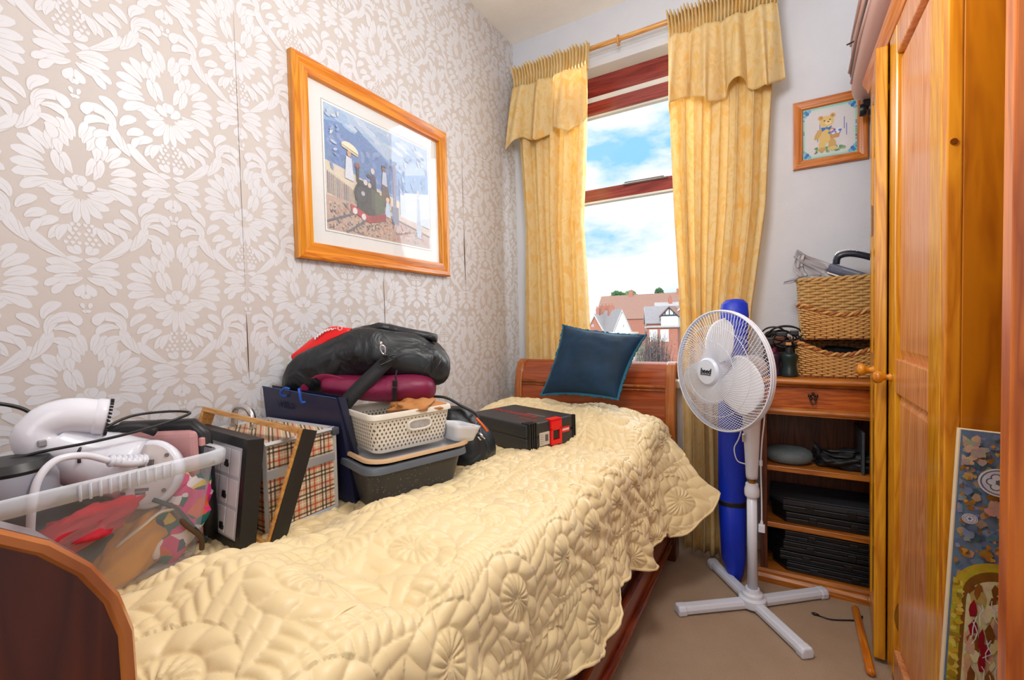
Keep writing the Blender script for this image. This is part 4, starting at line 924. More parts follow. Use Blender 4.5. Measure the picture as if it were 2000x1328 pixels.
# cable on the carpet
fc=thing('charging_cable',(.17,1.98,.0),'thin black cable with small connector on the carpet before the shelf unit','cable')
b=MB(); b.tube(bez([(.125,1.960,.004),(.16,1.955,.004),(.20,1.972,.004),(.25,2.0,.004),(.262,2.03,.004)],20),.0025,6); b.build('cord',M_black,fc,smooth=True)
b=MB(); b.tube([(.103,1.962,.006),(.108,1.9615,.006),(.11,1.9615,.006),(.126,1.960,.005)],[.0035,.0035,.006,.0035],8); b.build('connector',M_black,fc,smooth=True)
# ------------------------------------------------------------------ pedestal fan
fa=thing('pedestal_fan',(-.088,1.91,0),'white pedestal fan with mesh guard and cross shaped foot, standing on the carpet','fan')
m_fw=plain('fan_white',(222,227,240),.3,var=.01)
ctr=Vector((-.088,1.91,0))
for tx,ty in ((-.331,1.726),(.156,2.116),(.081,1.689),(-.261,2.15)):
    d=Vector((tx,ty,0))-ctr; Ld=d.length; d.normalize(); s_=Vector((-d.y,d.x,0))
    b=MB(); b.M=Matrix(((d.x,s_.x,0,ctr.x),(d.y,s_.y,0,ctr.y),(0,0,1,0),(0,0,0,1)))
    prof=[(-.019,.006),(-.021,.022),(-.015,.036),(.015,.036),(.021,.022),(.019,.006)]
    b.prism(prof,.03,Ld-.02,'x'); b.build('foot_bar',m_fw,fa,bevel=.004,seg=2)
    b=MB(); b.M=Matrix(((d.x,s_.x,0,ctr.x),(d.y,s_.y,0,ctr.y),(0,0,1,0),(0,0,0,1))); b.prism([(y*1.12,z*1.06-.006 if z<.01 else z*1.06) for y,z in prof],Ld-.035,Ld,'x'); b.build('foot_cap',m_fw,fa,bevel=.008,seg=3)
b=MB(); b.M=Matrix.Translation(ctr); b.lathe([(.002,.012),(.048,.012),(.050,.020),(.048,.040),(.038,.046),(.036,.056),(.028,.062),(.024,.075),(.002,.075)],36); b.build('hub',m_fw,fa,auto=35)
b=MB(); b.M=Matrix.Translation(ctr); b.tube([(0,0,.06),(0,0,.445)],.0175,24); b.build('lower_pole',m_fw,fa,smooth=True)
b=MB(); b.M=Matrix.Translation(ctr); b.lathe([(.0175,.425),(.024,.43),(.026,.437),(.026,.456),(.022,.470),(.022,.478),(.013,.480)],28); b.build('height_collar',m_fw,fa,auto=35)
b=MB(); b.M=Matrix.Translation(ctr); b.tube([(0,0,.47),(0,0,.52)],.012,18); b.build('inner_pole',M_brass,fa,smooth=True)
b=MB(); secs=[]
for z,hx_,hy_,oy in ((.498,.019,.018,0),(.51,.020,.019,0),(.60,.024,.022,0),(.70,.029,.026,.0),(.78,.032,.03,.002),(.84,.030,.032,.004),(.875,.024,.03,.004)): secs.append((ctr+Vector((.0,oy,z)),(hx_*.86,hx_*.5,0),(-hy_*.5,hy_*.86,0)))
b.loft(secs,26,.8); b.build('control_column',m_fw,fa,smooth=True)
nF=Vector((-.64,-.768,.0)).normalized(); sF=Vector((nF.y*-1,nF.x,0)); sF=Vector((-nF.y,nF.x,0)); upF=Vector((0,0,1))
Cf=Vector((-.182,1.805,.914)); Mfan=Matrix(((sF.x,upF.x,nF.x,Cf.x),(sF.y,upF.y,nF.y,Cf.y),(sF.z,upF.z,nF.z,Cf.z),(0,0,0,1)))
if Mfan.to_3x3().determinant()<0: Mfan=Matrix(((-sF.x,upF.x,nF.x,Cf.x),(-sF.y,upF.y,nF.y,Cf.y),(-sF.z,upF.z,nF.z,Cf.z),(0,0,0,1)))
b=MB(); b.M=Mfan; b.lathe([(.002,-.19),(.030,-.188),(.046,-.175),(.052,-.15),(.052,-.09),(.046,-.062),(.002,-.06)],30); b.build('motor_housing',m_fw,fa,smooth=True)
b=MB(); b.loft([(Cf-nF*.13+Vector((0,0,z)),(.022,0,0),(0,.024,0)) for z in (-.09,-.06,-.03)],18,.8); b.build('neck',m_fw,fa,smooth=True)
RG=.218
def guard(sgn,rh,name,nw):
    b=MB(); b.M=Mfan
    def pr(r): # bowl profile depth
        return sgn*(.008+.048*(1-max(0,(r-.04)/(RG-.04))**2.6))
    for k in range(nw):
        a0=2*PI*k/nw
        b.tube([((r)*cos(a0+sgn*.9*(r/RG)),(r)*sin(a0+sgn*.9*(r/RG)),pr(r)) for r in [rh+(RG-rh)*q/12 for q in range(13)]],.0011,4,cap=False)
    b.build(name,m_fw,fa,smooth=True)
guard(1,.048,'front_guard',96); guard(-1,.05,'rear_guard',96)
b=MB(); b.M=Mfan
for r,z,t in ((RG,0,.0052),(RG+.001,.009,.003),(RG+.001,-.009,.003)): b.tube([(r*cos(a),r*sin(a),z) for a in [2*PI*k/72 for k in range(72)]],t,8,closed=True)
b.build('guard_rim',m_fw,fa,smooth=True)
b=MB(); b.M=Mfan
for rr_,sg in ((.11,1),(.165,1),(.13,-1)):
    z=sg*(.008+.048*(1-((rr_-.04)/(RG-.04))**2.6)); b.tube([(rr_*cos(a),rr_*sin(a),z) for a in [2*PI*k/60 for k in range(60)]],.0011,5,closed=True)
b.build('guard_hoop',m_fw,fa,smooth=True)
b=MB(); b.M=Mfan; b.lathe([(.002,.046),(.046,.046),(.050,.052),(.050,.060),(.044,.067),(.002,.070)],40); cap_=b.build('badge_cap',plain('badge_white',(214,222,238),.35,var=.01),fa,auto=40)
Mt=Mfan@Matrix.Translation((0,.002,.0702)); text('beed',.026,Mt,'lettering',plain('lettering_black',(20,22,30),.5),cap_,shear=.15,bold=.0007)
b=MB(); b.M=Mt; b.box((-.026,-.0135,0),(.024,-.0105,.0006)); b.build('underline',bpy.data.materials['lettering_black'],cap_)
for k in range(3):
    a0=PI/2+.12+k*2*PI/3; b=MB(); b.M=Mfan@Matrix.Rotation(a0,4,'Z')
    def bl(u,v_):
        r=.035+.158*u; wd=.034+.120*sin(PI*min(1,u*.74+.14))**.9
        if u>.86: wd*=max(.02,(1-((u-.86)/.14)**2))**.5
        th=(v_-.42)*wd/max(r,.07)*1.25-.25*u
        return (r*cos(th),r*sin(th),.000-(v_-.5)*.045*(1-.4*u)+.006*sin(PI*v_))
    b.grid(bl,26,16); b.build('blade',plain('blade_white',(232,232,236),.3,var=.01) if k==0 else bpy.data.materials['blade_white'],fa,smooth=True,solid=.0025)
b=MB(); b.M=Mfan; b.lathe([(.002,-.03),(.030,-.03),(.032,.02),(.02,.03),(.002,.031)],24); b.build('rotor_hub',m_fw,fa,auto=40)
b=MB(); q0=ctr+Vector((.03,.02,.80)); b.tube(bez([q0,q0+Vector((.012,-.01,-.06)),q0+Vector((.004,-.02,-.16)),q0+Vector((-.0,-.02,-.25)),q0+Vector((.002,-.02,-.38)),q0+Vector((.002,-.02,-.47))],40),.0028,8); b.build('power_cord',m_fw,fa,smooth=True)
b=MB(); b.M=Matrix.Translation(q0+Vector((.002,-.02,-.49))); b.box((-.011,-.009,-.012),(.011,.009,.016)); b.tube([(0,0,.014),(0,0,.032)],[.007,.004],8); b.build('plug',m_fw,fa,bevel=.003)
b=MB(); b.M=Matrix.Translation(q0+Vector((.0,-.02,-.24))); b.tube([(0,0,-.010),(0,0,.010)],.006,10); b.build('cord_clip',m_fw,fa)
b=MB(); q1=ctr+Vector((-.03,-.01,.70)); b.tube(bez([q1,q1+Vector((-.012,-.01,-.05)),q1+Vector((-.028,-.01,-.09)),q1+Vector((-.018,-.01,-.135)),q1+Vector((.010,-.012,-.145))],24),.0022,6); b.build('short_cord',m_fw,fa,smooth=True)
b=MB(); b.M=Matrix.Translation(ctr+Vector((-.026,-.022,.655))); b.cbox((0,0,0),(.005,.006,.016)); b.build('switch_knob',M_chrome,fa,bevel=.002)
# ------------------------------------------------------------------ blue bag behind the fan
yb_=thing('folding_chair_bag',(-.165,2.07,0),'tall royal blue nylon carry bag with black strap, leaning upright behind the fan','bag')
m_bl=Mat('royal_blue_nylon',.45); v=m_bl.co(); m_bl.col(m_bl.mix(m_bl.noise(v,8,3),lin(8,38,178),lin(16,62,216))); m_bl.bump(m_bl.noise(m_bl.co('Object',(1,1,.35)),22,3),.45,.012)
b=MB(); secs=[]
for z,hx_,hy_,dx,dy in ((.002,.024,.020,.008,-.004),(.03,.034,.030,.007,-.004),(.1,.048,.040,.004,-.012),(.33,.054,.046,.0,-.024),(.34,.050,.042,.0,-.023),(.36,.055,.046,0,-.022),(.7,.056,.046,.003,-.005),(1.0,.056,.044,.006,.01),(1.12,.055,.042,.008,.016),(1.165,.050,.036,.010,.018),(1.182,.034,.02,.012,.02),(1.186,.01,.008,.012,.02)):
    secs.append(((-.168+dx,2.075+dy,z),(hx_*.93,hx_*.3,0),(-hy_*.3,hy_*.93,0)))
b.loft(secs,26,.85,nz_=.005,ns=9,seed=3); b.build('bag_body',m_bl.m,yb_,smooth=True)
b=MB(); b.loft([((-.168,2.075-.0235+dz_*.0,z),(.0525*.93,.0525*.3,0),(-.046*.3,.046*.93,0)) for z,dz_ in ((.322,0),(.326,0),(.350,0),(.354,0))],26,.85); b.build('strap',M_blackfab,yb_,smooth=True)
# ------------------------------------------------------------------ things on the bed
BZ=.618
def quick(name,label,cat,b,mat,group=None,**k): return tag(b.build(name,mat,**k),label,cat,group)
# clear storage box
def frost(name,tint=(.93,.95,1,1),op=.16):
    m=Mat(name,.2); t=m.t; tr=t.nodes.new('ShaderNodeBsdfTransparent'); tr.inputs[0].default_value=tint; mx=t.nodes.new('ShaderNodeMixShader'); m.b.inputs['Base Color'].default_value=(.8,.84,.9,1)
    lw=t.nodes.new('ShaderNodeLayerWeight'); lw.inputs[0].default_value=.5; q=t.nodes.new('ShaderNodeMath'); q.operation='MULTIPLY_ADD'; q.inputs[1].default_value=.35; q.inputs[2].default_value=op
    t.links.new(lw.outputs['Facing'],q.inputs[0]); t.links.new(q.outputs[0],mx.inputs[0]); t.links.new(tr.outputs[0],mx.inputs[1]); t.links.new(m.b.outputs[0],mx.inputs[2]); t.links.new(mx.outputs[0],t.nodes['Material Output'].inputs[0]); return m.m
bx_=thing('storage_box',(-1.20,.29,BZ),'large clear plastic storage box full of belongings, nearest the footboard','storage box')
def ring_rr(hx,hy,r,z,n=64,c=(-1.20,.29)):
    return [(c[0]+rrect(k/n,hx,hy,r)[0],c[1]+rrect(k/n,hx,hy,r)[1],z) for k in range(n)]
m_clear=frost('clear_plastic',op=.11); m_rimc=frost('clear_rim',op=.45)
b=MB(); R_=[b.pts(ring_rr(.125+.035*t,.185+.035*t,.03,BZ+.225*t)) for t in (0,.03,.3,.6,.9,1.0)]
for a_,c_ in zip(R_,R_[1:]):
    for k in range(64): b.face((a_+k,a_+(k+1)%64,c_+(k+1)%64,c_+k))
b.face([R_[0]+k for k in range(64)]); b.build('box_wall',m_clear,bx_,smooth=True)
b=MB(); R_=[b.pts(ring_rr(*q)) for q in ((.160,.220,.03,BZ+.198),(.174,.234,.035,BZ+.200),(.176,.236,.035,BZ+.226),(.170,.230,.035,BZ+.230),(.161,.221,.03,BZ+.228))]
for a_,c_ in zip(R_,R_[1:]):
    for k in range(64): b.face((a_+k,a_+(k+1)%64,c_+(k+1)%64,c_+k))
b.build('rim',m_rimc,bx_,smooth=True)
for k in range(11):
    y=.275+k*.0135; b=MB(); b.tube([(-1.0225,y,BZ+.199),(-1.0225,y,BZ+.227)],.0022,6); b.build('rim_rib',m_rimc,bx_,smooth=True)
# hair dryer like appliance
hdr=thing('hair_dryer',(-1.16,.34,.80),'white curved hair dryer with oval base plate, lying on top in the clear storage box','hair dryer')
m_gw=plain('gloss_white',(226,228,238),.18,var=.01); m_bg=plain('plate_beige',(206,196,194),.45,var=.02)
pc=Vector((-1.115,.402,.812)); pn=Vector((.62,-.62,.25)).normalized(); pu=Vector((0,0,1)); px_=pn.cross(pu).normalized(); pu=px_.cross(pn)
if px_.y<0: px_=-px_
secs=[]
for t,(c,ra,rb) in enumerate([((0,0,0),.071,.066),((-.012,.008,.002),.073,.068),((-.045,.0,.012),.070,.062),((-.075,-.035,.028),.060,.054),((-.085,-.075,.045),.050,.047),((-.080,-.105,.062),.045,.044)]):
    tn=[(.62,-.62,.25),(.62,-.60,.2),(.5,.2,-.2),(.2,.8,-.4),(-.05,.85,-.45),(-.15,.8,-.5)][t]
    cc=pc+Vector(c)
    if t<3: secs.append((cc,px_*ra,pu*rb))
    else:
        n2=Vector(tn).normalized(); s2=n2.cross(Vector((0,0,1))).normalized(); u2=s2.cross(n2); secs.append((cc,-s2*ra if (-s2).dot(px_)>0 else s2*ra,u2*rb))
# body built as a swept tube plus the oval foot
b=MB(); b.tube(bez([(-1.145,.395,.820),(-1.175,.36,.838),(-1.185,.322,.860),(-1.190,.286,.888),(-1.190,.268,.915),(-1.184,.280,.938),(-1.172,.310,.946),(-1.162,.345,.938)],40),[.062-.0*k if k<6 else max(.033,.062-.0017*(k-6)) for k in range(36)],28); 
b.build('body',m_gw,hdr,smooth=True)
b=MB(); O=frame(pc,px_,pu); O=Matrix(((px_.x,pu.x,pn.x,pc.x),(px_.y,pu.y,pn.y,pc.y),(px_.z,pu.z,pn.z,pc.z),(0,0,0,1)))
b.M=O@Matrix.Scale(1.12,4,(0,1,0)); b.lathe([(.040,-.05),(.058,-.03),(.062,-.008),(.060,.0),(.055,.003)],36); b.build('base_ring',m_gw,hdr,smooth=True)
b=MB(); b.M=O@Matrix.Scale(1.12,4,(0,1,0)); b.lathe([(.002,.0035),(.053,.0035)],36,cap=False); bp=b.build('base_plate',m_bg,hdr)
b=MB(); b.M=O
for x,y in ((-.035,.035),(.035,.035),(-.035,-.035),(.035,-.035)): b.lathe([(.002,.0055),(.004,.0055),(.004,.003)],10,Matrix.Translation((x,y,0)))
b.build('screw_dot',plain('label_grey',(120,112,112),.5,var=.2,ns=600),bp)
for x,y,w2,h2 in ((-.008,.018,.006,.010),(.006,.018,.004,.010),(.012,.018,.001,.010),(-.004,-.030,.012,.003),(-.006,-.037,.009,.0025)):
    b=MB(); b.M=O; b.box((x-w2,y-h2,.0036),(x+w2,y+h2,.0042)); b.build('rating_label',bpy.data.materials['label_grey'],bp)
b=MB(); Mz=frame((-1.157,.353,.948),(0,0,1),(1,-.35,0))
Mz=Matrix.Translation((-1.162,.345,.938))@Vector((.28,.93,-.22)).to_track_quat('Z','X').to_matrix().to_4x4()
b.M=Mz@Matrix.Scale(.92,4,(1,0,0))@Matrix.Scale(.92,4,(0,1,0)); b.lathe([(.036,-.006),(.0385,-.002),(.0385,.010),(.036,.013),(.033,.013),(.031,.002),(.002,.002)],30); b.build('nozzle',m_gw,hdr,auto=40)
b=MB(); b.M=Mz
for k in range(30): a=2*PI*k/30; b.cbox((.0346*cos(a),.0346*sin(a),.016),(.0018,.0018,.0026))
b.build('grille',M_black,hdr)
b=MB(); b.cbox((-1.155,.262,.905),(.008,.006,.006)); b.build('switch',plain('switch_silver',(150,150,155),.3),hdr,bevel=.002)
b=MB(); b.tube(bez([(-1.10,.395,.845),(-1.09,.37,.848),(-1.085,.335,.862)],14),[.010,.0115,.0095,.0115,.0095,.0115,.0095,.0115,.009,.010,.008,.009,.007,.007,.006][:15] if False else .0095,10)
for k in range(7): q=Vector((-1.10,.395,.845)).lerp(Vector((-1.085,.335,.862)),k/6.5); b.tube([q,q+Vector((.0008,-.003,.0009))],.0118,10)
b.tube(bez([(-1.085,.335,.862),(-1.08,.30,.882),(-1.075,.262,.885),(-1.07,.238,.862),(-1.07,.228,.82),(-1.08,.225,.76)],30),.0062,8); b.build('cord',m_gw,hdr,smooth=True)
# other contents
qm=plain
b=MB(); b.M=Matrix.Translation((-1.165,.425,0))@Matrix.Rotation(.62,4,'Z'); b.box((-.105,.03,.625),(.085,.075,.885)); case_=thing('pink_case',(-1.165,.445,.62),'upright pink case with black zip edge at the far end of the clear box','case'); b.build('shell',plain('rose_pink',(206,152,152),.4),case_,bevel=.018,seg=4)
b=MB(); b.M=Matrix.Translation((-1.165,.425,0))@Matrix.Rotation(.62,4,'Z'); b.tube([(-.10,.052,.70),(-.10,.052,.865),(-.085,.052,.889),(.065,.052,.889),(.085,.052,.87),(.089,.052,.70),(.089,.052,.64)],.016,10); b.build('zip_edge',M_black,case_,smooth=True)
b=MB(); b.cbox((-1.088,.495,.86),(.005,.005,.009)); b.build('zip_pull',plain('pink_pull',(214,150,150),.4),case_,bevel=.002)
b=MB(); lump(b,(-1.135,.385,.672),(.046,.10,.05),2,amp=.35,fr=4,M=Matrix.Rotation(.75,3,'X'),sq=.7)
pm=plain('mustard_leather',(220,146,20),.45,bump=.4,bs=60); ms=thing('mustard_bag',(-1.115,.408,.62),'soft mustard yellow quilted pouch behind the clear wall of the storage box','bag'); b.build('body',pm,ms,smooth=True)
b=MB(); b.tube(bez([(-1.075,.335,.70),(-1.063,.37,.725),(-1.062,.40,.742),(-1.07,.425,.738)],20),.006,8,flat=.5); b.build('zip_edge',plain('cream_zip',(206,188,160),.5),ms,smooth=True)
b=MB(); b.tube(bez([(-1.07,.425,.738),(-1.060,.445,.70),(-1.058,.47,.665),(-1.066,.475,.635)],20),.005,8); b.build('strap',plain('brown_strap',(84,60,36),.6),ms,smooth=True)
m=Mat('floral_cotton',.7); v=m.co(); n1=m.vor(v,46,out=1) ; c1=m.t.nodes.new('ShaderNodeTexVoronoi'); c1.inputs['Scale'].default_value=48; m.t.links.new(v,c1.inputs['Vector'])
sep=m.t.nodes.new('ShaderNodeSeparateColor'); m.t.links.new(c1.outputs['Color'],sep.inputs[0]); m.col(m.ramp(X(m.t,sep.outputs[0]),[(.05,lin(226,50,130)),(.25,lin(24,100,96)),(.42,lin(240,200,60)),(.58,lin(220,90,50)),(.72,lin(236,220,214)),(.86,lin(210,40,110)),(.95,lin(30,60,90))])); m.b.inputs['Base Color'].links[0].from_node.color_ramp.interpolation='CONSTANT'
b=MB(); lump(b,(-1.115,.455,.705),(.035,.05,.085),8,amp=.3,fr=4,M=Matrix.Rotation(-.45,3,'X'),sq=.7); fl_=thing('floral_bag',(-1.115,.455,.62),'bright pink, green and yellow floral wash bag in the clear box corner','bag'); b.build('body',m.m,fl_,smooth=True)
b=MB(); b.tube(bez([(-1.085,.40,.765),(-1.075,.435,.735),(-1.07,.46,.69),(-1.072,.487,.645)],20),.0045,8); b.build('dark_piping',plain('teal_piping',(14,50,52),.6),fl_,smooth=True)
b=MB(); lump(b,(-1.10,.285,.745),(.045,.085,.028),4,amp=.5,fr=5,M=Matrix.Rotation(.25,3,'X')); rc=b; quick('red_garment','crumpled crimson garment inside the clear storage box above the mustard pouch','garment',b,plain('crimson_cloth',(196,24,46),.8),smooth=True)
b=MB(); lump(b,(-1.22,.27,.70),(.10,.16,.075),6,amp=.25,fr=4,sq=.8); quick('navy_garment','dark navy folded garment filling the bottom of the clear storage box','garment',b,plain('navy_cloth',(30,40,56),.8),smooth=True)
sl=thing('grey_appliance',(-1.14,.215,.84),'silver grey rounded appliance with dark top at the near end of the clear storage box','appliance')
b=MB(); b.M=Matrix.Translation((-1.135,.215,.80)); b.lathe([(.002,0),(.055,.002),(.062,.02),(.062,.055),(.057,.070),(.002,.072)],32); b.build('body',plain('silver_shell',(150,152,164),.3),sl,auto=40)
b=MB(); b.M=Matrix.Translation((-1.135,.215,.80)); b.lathe([(.057,.068),(.060,.075),(.052,.088),(.002,.090)],32); b.build('dark_lid',M_black,sl,auto=40)
b=MB(); b.tube(bez([(-1.2,.10,.90),(-1.15,.20,.887),(-1.135,.26,.893),(-1.12,.33,.897),(-1.11,.40,.905),(-1.11,.47,.918),(-1.135,.492,.922),(-1.17,.46,.926),(-1.18,.40,.925),(-1.165,.345,.905),(-1.14,.31,.885),(-1.13,.305,.86)],60),.0028,8)
b.tube(bez([(-1.25,.12,.93),(-1.26,.20,.975),(-1.26,.255,.965),(-1.25,.285,.93),(-1.24,.29,.88)],30),.0036,8)
quick('looped_cable','thin black cord looping over the white hair dryer in the clear storage box','cord',b,M_black,smooth=True)
b=MB(); b.tube(bez([(-1.19,.345,.885),(-1.18,.375,.903),(-1.17,.41,.902),(-1.165,.44,.885)],20),.009,10); quick('black_hair_band','black curved band resting behind the hair dryer body in the clear storage box','hair band',b,M_blackfab,smooth=True)
# black box frame
MA=Matrix.Translation((-1.005,.517,BZ-.003))@Matrix.Rotation(-.085,4,'Z')@Matrix.Rotation(-.12,4,'X')   # local x to the left is -X
fa_=thing('box_frame',(-1.15,.53,BZ),'black deep box frame with white backing, standing beside the clear storage box','picture frame')
m_bw=plain('black_ash',(24,24,27),.45,var=.2,ns=90)
for nm,q in (('frame_stile',((-.022,0,0),(0,.036,.248))),('frame_stile',((-.30,0,0),(-.278,.036,.248))),('frame_rail',((-.278,0,.226),(-.022,.036,.248))),('frame_rail',((-.278,0,0),(-.022,.036,.022)))):
    b=MB(); b.M=MA; b.box(*q); b.build(nm,m_bw,fa_,bevel=.001)
b=MB(); b.M=MA; b.box((-.278,.004,.022),(-.022,.010,.226)); bk=b.build('backing',plain('white_backing',(206,204,212),.5,var=.02),fa_)
for i in range(5):
    for j in range(3):
        b=MB(); b.M=MA; x=-.272+i*.049; z=.028+j*.066; b.box((x,.001,z),(x+.043,.004,z+.058)); b.build('raised_mount',plain('mount_white',(216,214,222),.5,var=.02) if i==0 and j==0 else bpy.data.materials['mount_white'],bk,bevel=.0012)
for z in (.045,.115,.185):
    b=MB(); b.M=MA; b.cbox((-.092,-.001,z),(.006,.0015,.007)); b.cbox((-.086,-.001,z-.004),(.004,.0018,.004)); b.build('clip',M_black,bk)
# pine and black open frame leaning
def mtx(o,x,y): return frame(o,x,y)
MBf=frame((-.980,.568,BZ),(-.37,-.03,.03),(.05,.09,.247))  # x towards wall, y up along lean
fb_=thing('open_frame',(-1.15,.58,BZ),'leaning empty frame with pine front and black outer side, in front of the tartan case','picture frame')
m_pf=wood('frame_pine',(214,160,88),(180,120,56),'X',.4,knots=False)
def bar(nm,x0,x1,y0,y1,z0,z1,mat): b=MB(); b.M=MBf; b.box((x0,y0,z0),(x1,y1,z1)); b.build(nm,mat,fb_,bevel=.001)
zs_=1 if MBf.col[2].y>0 else -1
def zz(a,c_): return (min(a*zs_,c_*zs_),max(a*zs_,c_*zs_))
bar('pine_stile',0,.007,0,.262,*zz(-.004,.030),m_pf); bar('pine_rail',.010,.385,.250,.262,*zz(-.004,.030),m_pf); bar('pine_stile',.375,.385,0,.250,*zz(-.004,.030),m_pf); bar('pine_rail',.010,.375,0,.010,*zz(-.004,.030),m_pf)
bar('black_side',-.0035,-.0002,-.002,.264,*zz(.001,.042),m_bw)
# tartan vanity case
m=Mat('tartan_cloth',.6); v=m.co('Object'); x_,y_,z_=m.xyz(v)
def stripes(c,per,offs): 
    f=(c*(1/per)).fr(); tot=None
    for o_,w_ in offs:
        g=(f-o_).ab().lt(w_); tot=g if tot is None else tot.mx(g)
    return tot
h_=x_*.6+y_; bl=lambda c: stripes(c,.046,[(.2,.045),(.42,.045)]); rd=lambda c: stripes(c,.046,[(.72,.05)]); wh=lambda c: stripes(c,.046,[(.31,.03),(.95,.03)])
c=m.mix(wh(h_)*.6,lin(206,176,140),lin(236,228,216)); c=m.mix(wh(z_)*.6,c,lin(236,228,216)); c=m.mix(rd(h_)*.75,c,lin(190,50,30)); c=m.mix(rd(z_)*.75,c,lin(190,50,30)); c=m.mix(bl(h_)*.8,c,lin(34,26,26)); c=m.mix(bl(z_)*.8,c,lin(34,26,26)); m.col(c); M_tar=m.m
va=thing('vanity_case',(-1.18,.69,BZ),'tartan covered vanity case with silver edges and chrome handle, behind the leaning frames','case')
x0,x1,y0,y1,z0,z1=-1.335,-1.030,.598,.790,BZ,.832
b=MB(); b.box((x0,y0,z0),(x1,y1,.752)); b.build('lower_body',M_tar,va)
b=MB(); b.box((x0,y0,.768),(x1,y1,z1)); b.build('lid',M_tar,va)
m_si=plain('brushed_silver',(190,192,196),.35,metal=.5)
b=MB(); b.box((x0-.002,y0-.002,.748),(x1+.003,y1+.002,.772)); b.build('lid_band',m_si,va,bevel=.002)
for (p,q) in (((x1,y0,z0),(x1,y0,z1)),((x1,y1,z0),(x1,y1,z1)),((x1,y0,z1),(x1,y1,z1)),((x1,y0,z0+.003),(x1,y1,z0+.003)),((x0,y0,z1),(x1,y0,z1)),((x0,y1,z1),(x1,y1,z1)),((x0,y0,z1),(x0,y1,z1))):
    b=MB(); b.tube([p,q],.006,4); b.build('edge_trim',m_si,va)
b=MB(); b.cbox((x1-.004,y1,z1-.006),(.013,.011,.011)); b.build('corner_cap',plain('corner_grey',(70,74,84),.4),va,bevel=.005)
b=MB(); b.tube(bez([(-1.33,.69,z1),(-1.328,.69,z1+.035),(-1.312,.69,z1+.054),(-1.285,.69,z1+.058),(-1.255,.69,z1+.052),(-1.238,.69,z1+.032),(-1.236,.69,z1)],30),.0085,12); b.build('handle',M_chrome,va,smooth=True)
# navy gift bag
gb=thing('gift_bag',(-1.2,.80,BZ),'tall navy blue paper gift bag with blue rope handles, behind the tartan case','bag')
m_nv=plain('navy_card',(34,38,72),.32,var=.1,ns=20)
A_=[Vector((-1.372,.800,.928)),Vector((-1.052,.818,.908)),Vector((-.998,.826,BZ)),Vector((-1.34,.806,BZ))]
Bk=[p+Vector((-.0,.030 if i<2 else .045,-.0)) for i,p in enumerate(A_)]
b=MB(); i=b.pts(A_); j=b.pts(Bk); b.face((i,i+1,i+2,i+3)); b.build('front_panel',m_nv,gb,solid=.0012)
b=MB(); j=b.pts(Bk); b.face((j,j+1,j+2,j+3)); b.build('back_panel',m_nv,gb,solid=.0012)
b=MB(); mid1=(A_[1]+Bk[1])/2+Vector((-.012,0,0)); mid2=(A_[2]+Bk[2])/2+Vector((-.004,0,.03)); i=b.pts([A_[1],mid1,mid2,A_[2],Bk[1],Bk[2]]); b.face((i,i+1,i+2,i+3)); b.face((i+1,i+4,i+5,i+2)); b.build('side_gusset',plain('navy_gusset',(20,24,52),.4),gb,solid=.001)
b=MB(); b.tube([A_[0]+Vector((0,-.001,0)),A_[1]+Vector((0,-.001,0))],.0018,6); b.build('top_edge',plain('navy_fold',(30,60,110),.35),gb)
m_rope=plain('blue_rope',(20,84,190),.6)
for (xa,xb,dz) in ((-1.235,-1.262,-.018),(-1.185,-1.172,-.03)):
    b=MB(); b.tube(bez([(xa,.80,.927),(xa+(xb-xa)*.4,.792,.930),(xb,.789,.918),(xb-.0,.793,.925+dz),(xb+.004,.803,.922+dz)],16),.0035,8); b.build('rope_handle',m_rope,gb,smooth=True)
Mg=frame((-1.262,.8030,.876),(.999,.055,-.06),(0,-.02,1)); text('WILLS',.026,Mg@Matrix.Translation((0,0,.0008)),'lettering',plain('navy_foil',(16,18,50),.25),gb)
# tub, tray and basket (rotated like in the stack)
dL=Vector((.300,.954,0)); pW=Vector((-.954,.300,0))
def tubM(cx,cy,z): return Matrix(((dL.x,pW.x,0,cx),(dL.y,pW.y,0,cy),(0,0,1,z),(0,0,0,1)))
def tubmesh(b,hx,hy,h,grow,r=.05,n=72,t=0):
    R_=[b.pts([(rrect(k/n,hx+g,hy+g,r)[0],rrect(k/n,hx+g,hy+g,r)[1],z) for k in range(n)]) for g,z in [(-.012,0),(0,.006)]+[(grow*q,.006+(h-.006)*q) for q in (.25,.5,.75,1)]+([(grow-.003-0*q,h) for q in (0,)] if 0 else [])]
    for a_,c_ in zip(R_,R_[1:]):
        for k in range(n): b.face((a_+k,a_+(k+1)%n,c_+(k+1)%n,c_+k))
    b.face([R_[0]+k for k in range(n)])
def rimring(b,hx,hy,z,wd,h,r=.05,n=72):
    R_=[b.pts([(rrect(k/n,hx+g,hy+g,r)[0],rrect(k/n,hx+g,hy+g,r)[1],z+q) for k in range(n)]) for g,q in ((0,h),(wd,h),(wd+.002,h-.003),(wd+.003,0),(wd-.001,0),(wd-.002,h-.004),(0,h-.003))]
    for a_,c_ in zip(R_,R_[1:]+R_[:1]):
        for k in range(n): b.face((a_+k,a_+(k+1)%n,c_+(k+1)%n,c_+k))
TC=(-.962,.962)
m=Mat('speckled_grey_plastic',.45); v=m.co(); c=m.mix(m.vor(v,140).lt(.16)*m.noise(v,9,3).gt(.5),lin(62,62,64),lin(150,148,144)); m.col(c); M_tub=m.m
tb=thing('plastic_tub',(TC[0],TC[1],BZ-.008),'scuffed dark grey plastic tub at the bottom of the pile under the cream basket','tub')
b=MB(); b.M=tubM(*TC,BZ-.008); tubmesh(b,.122,.10,.128,.024,r=.035); b.build('tub_body',M_tub,tb,smooth=True,solid=.003)
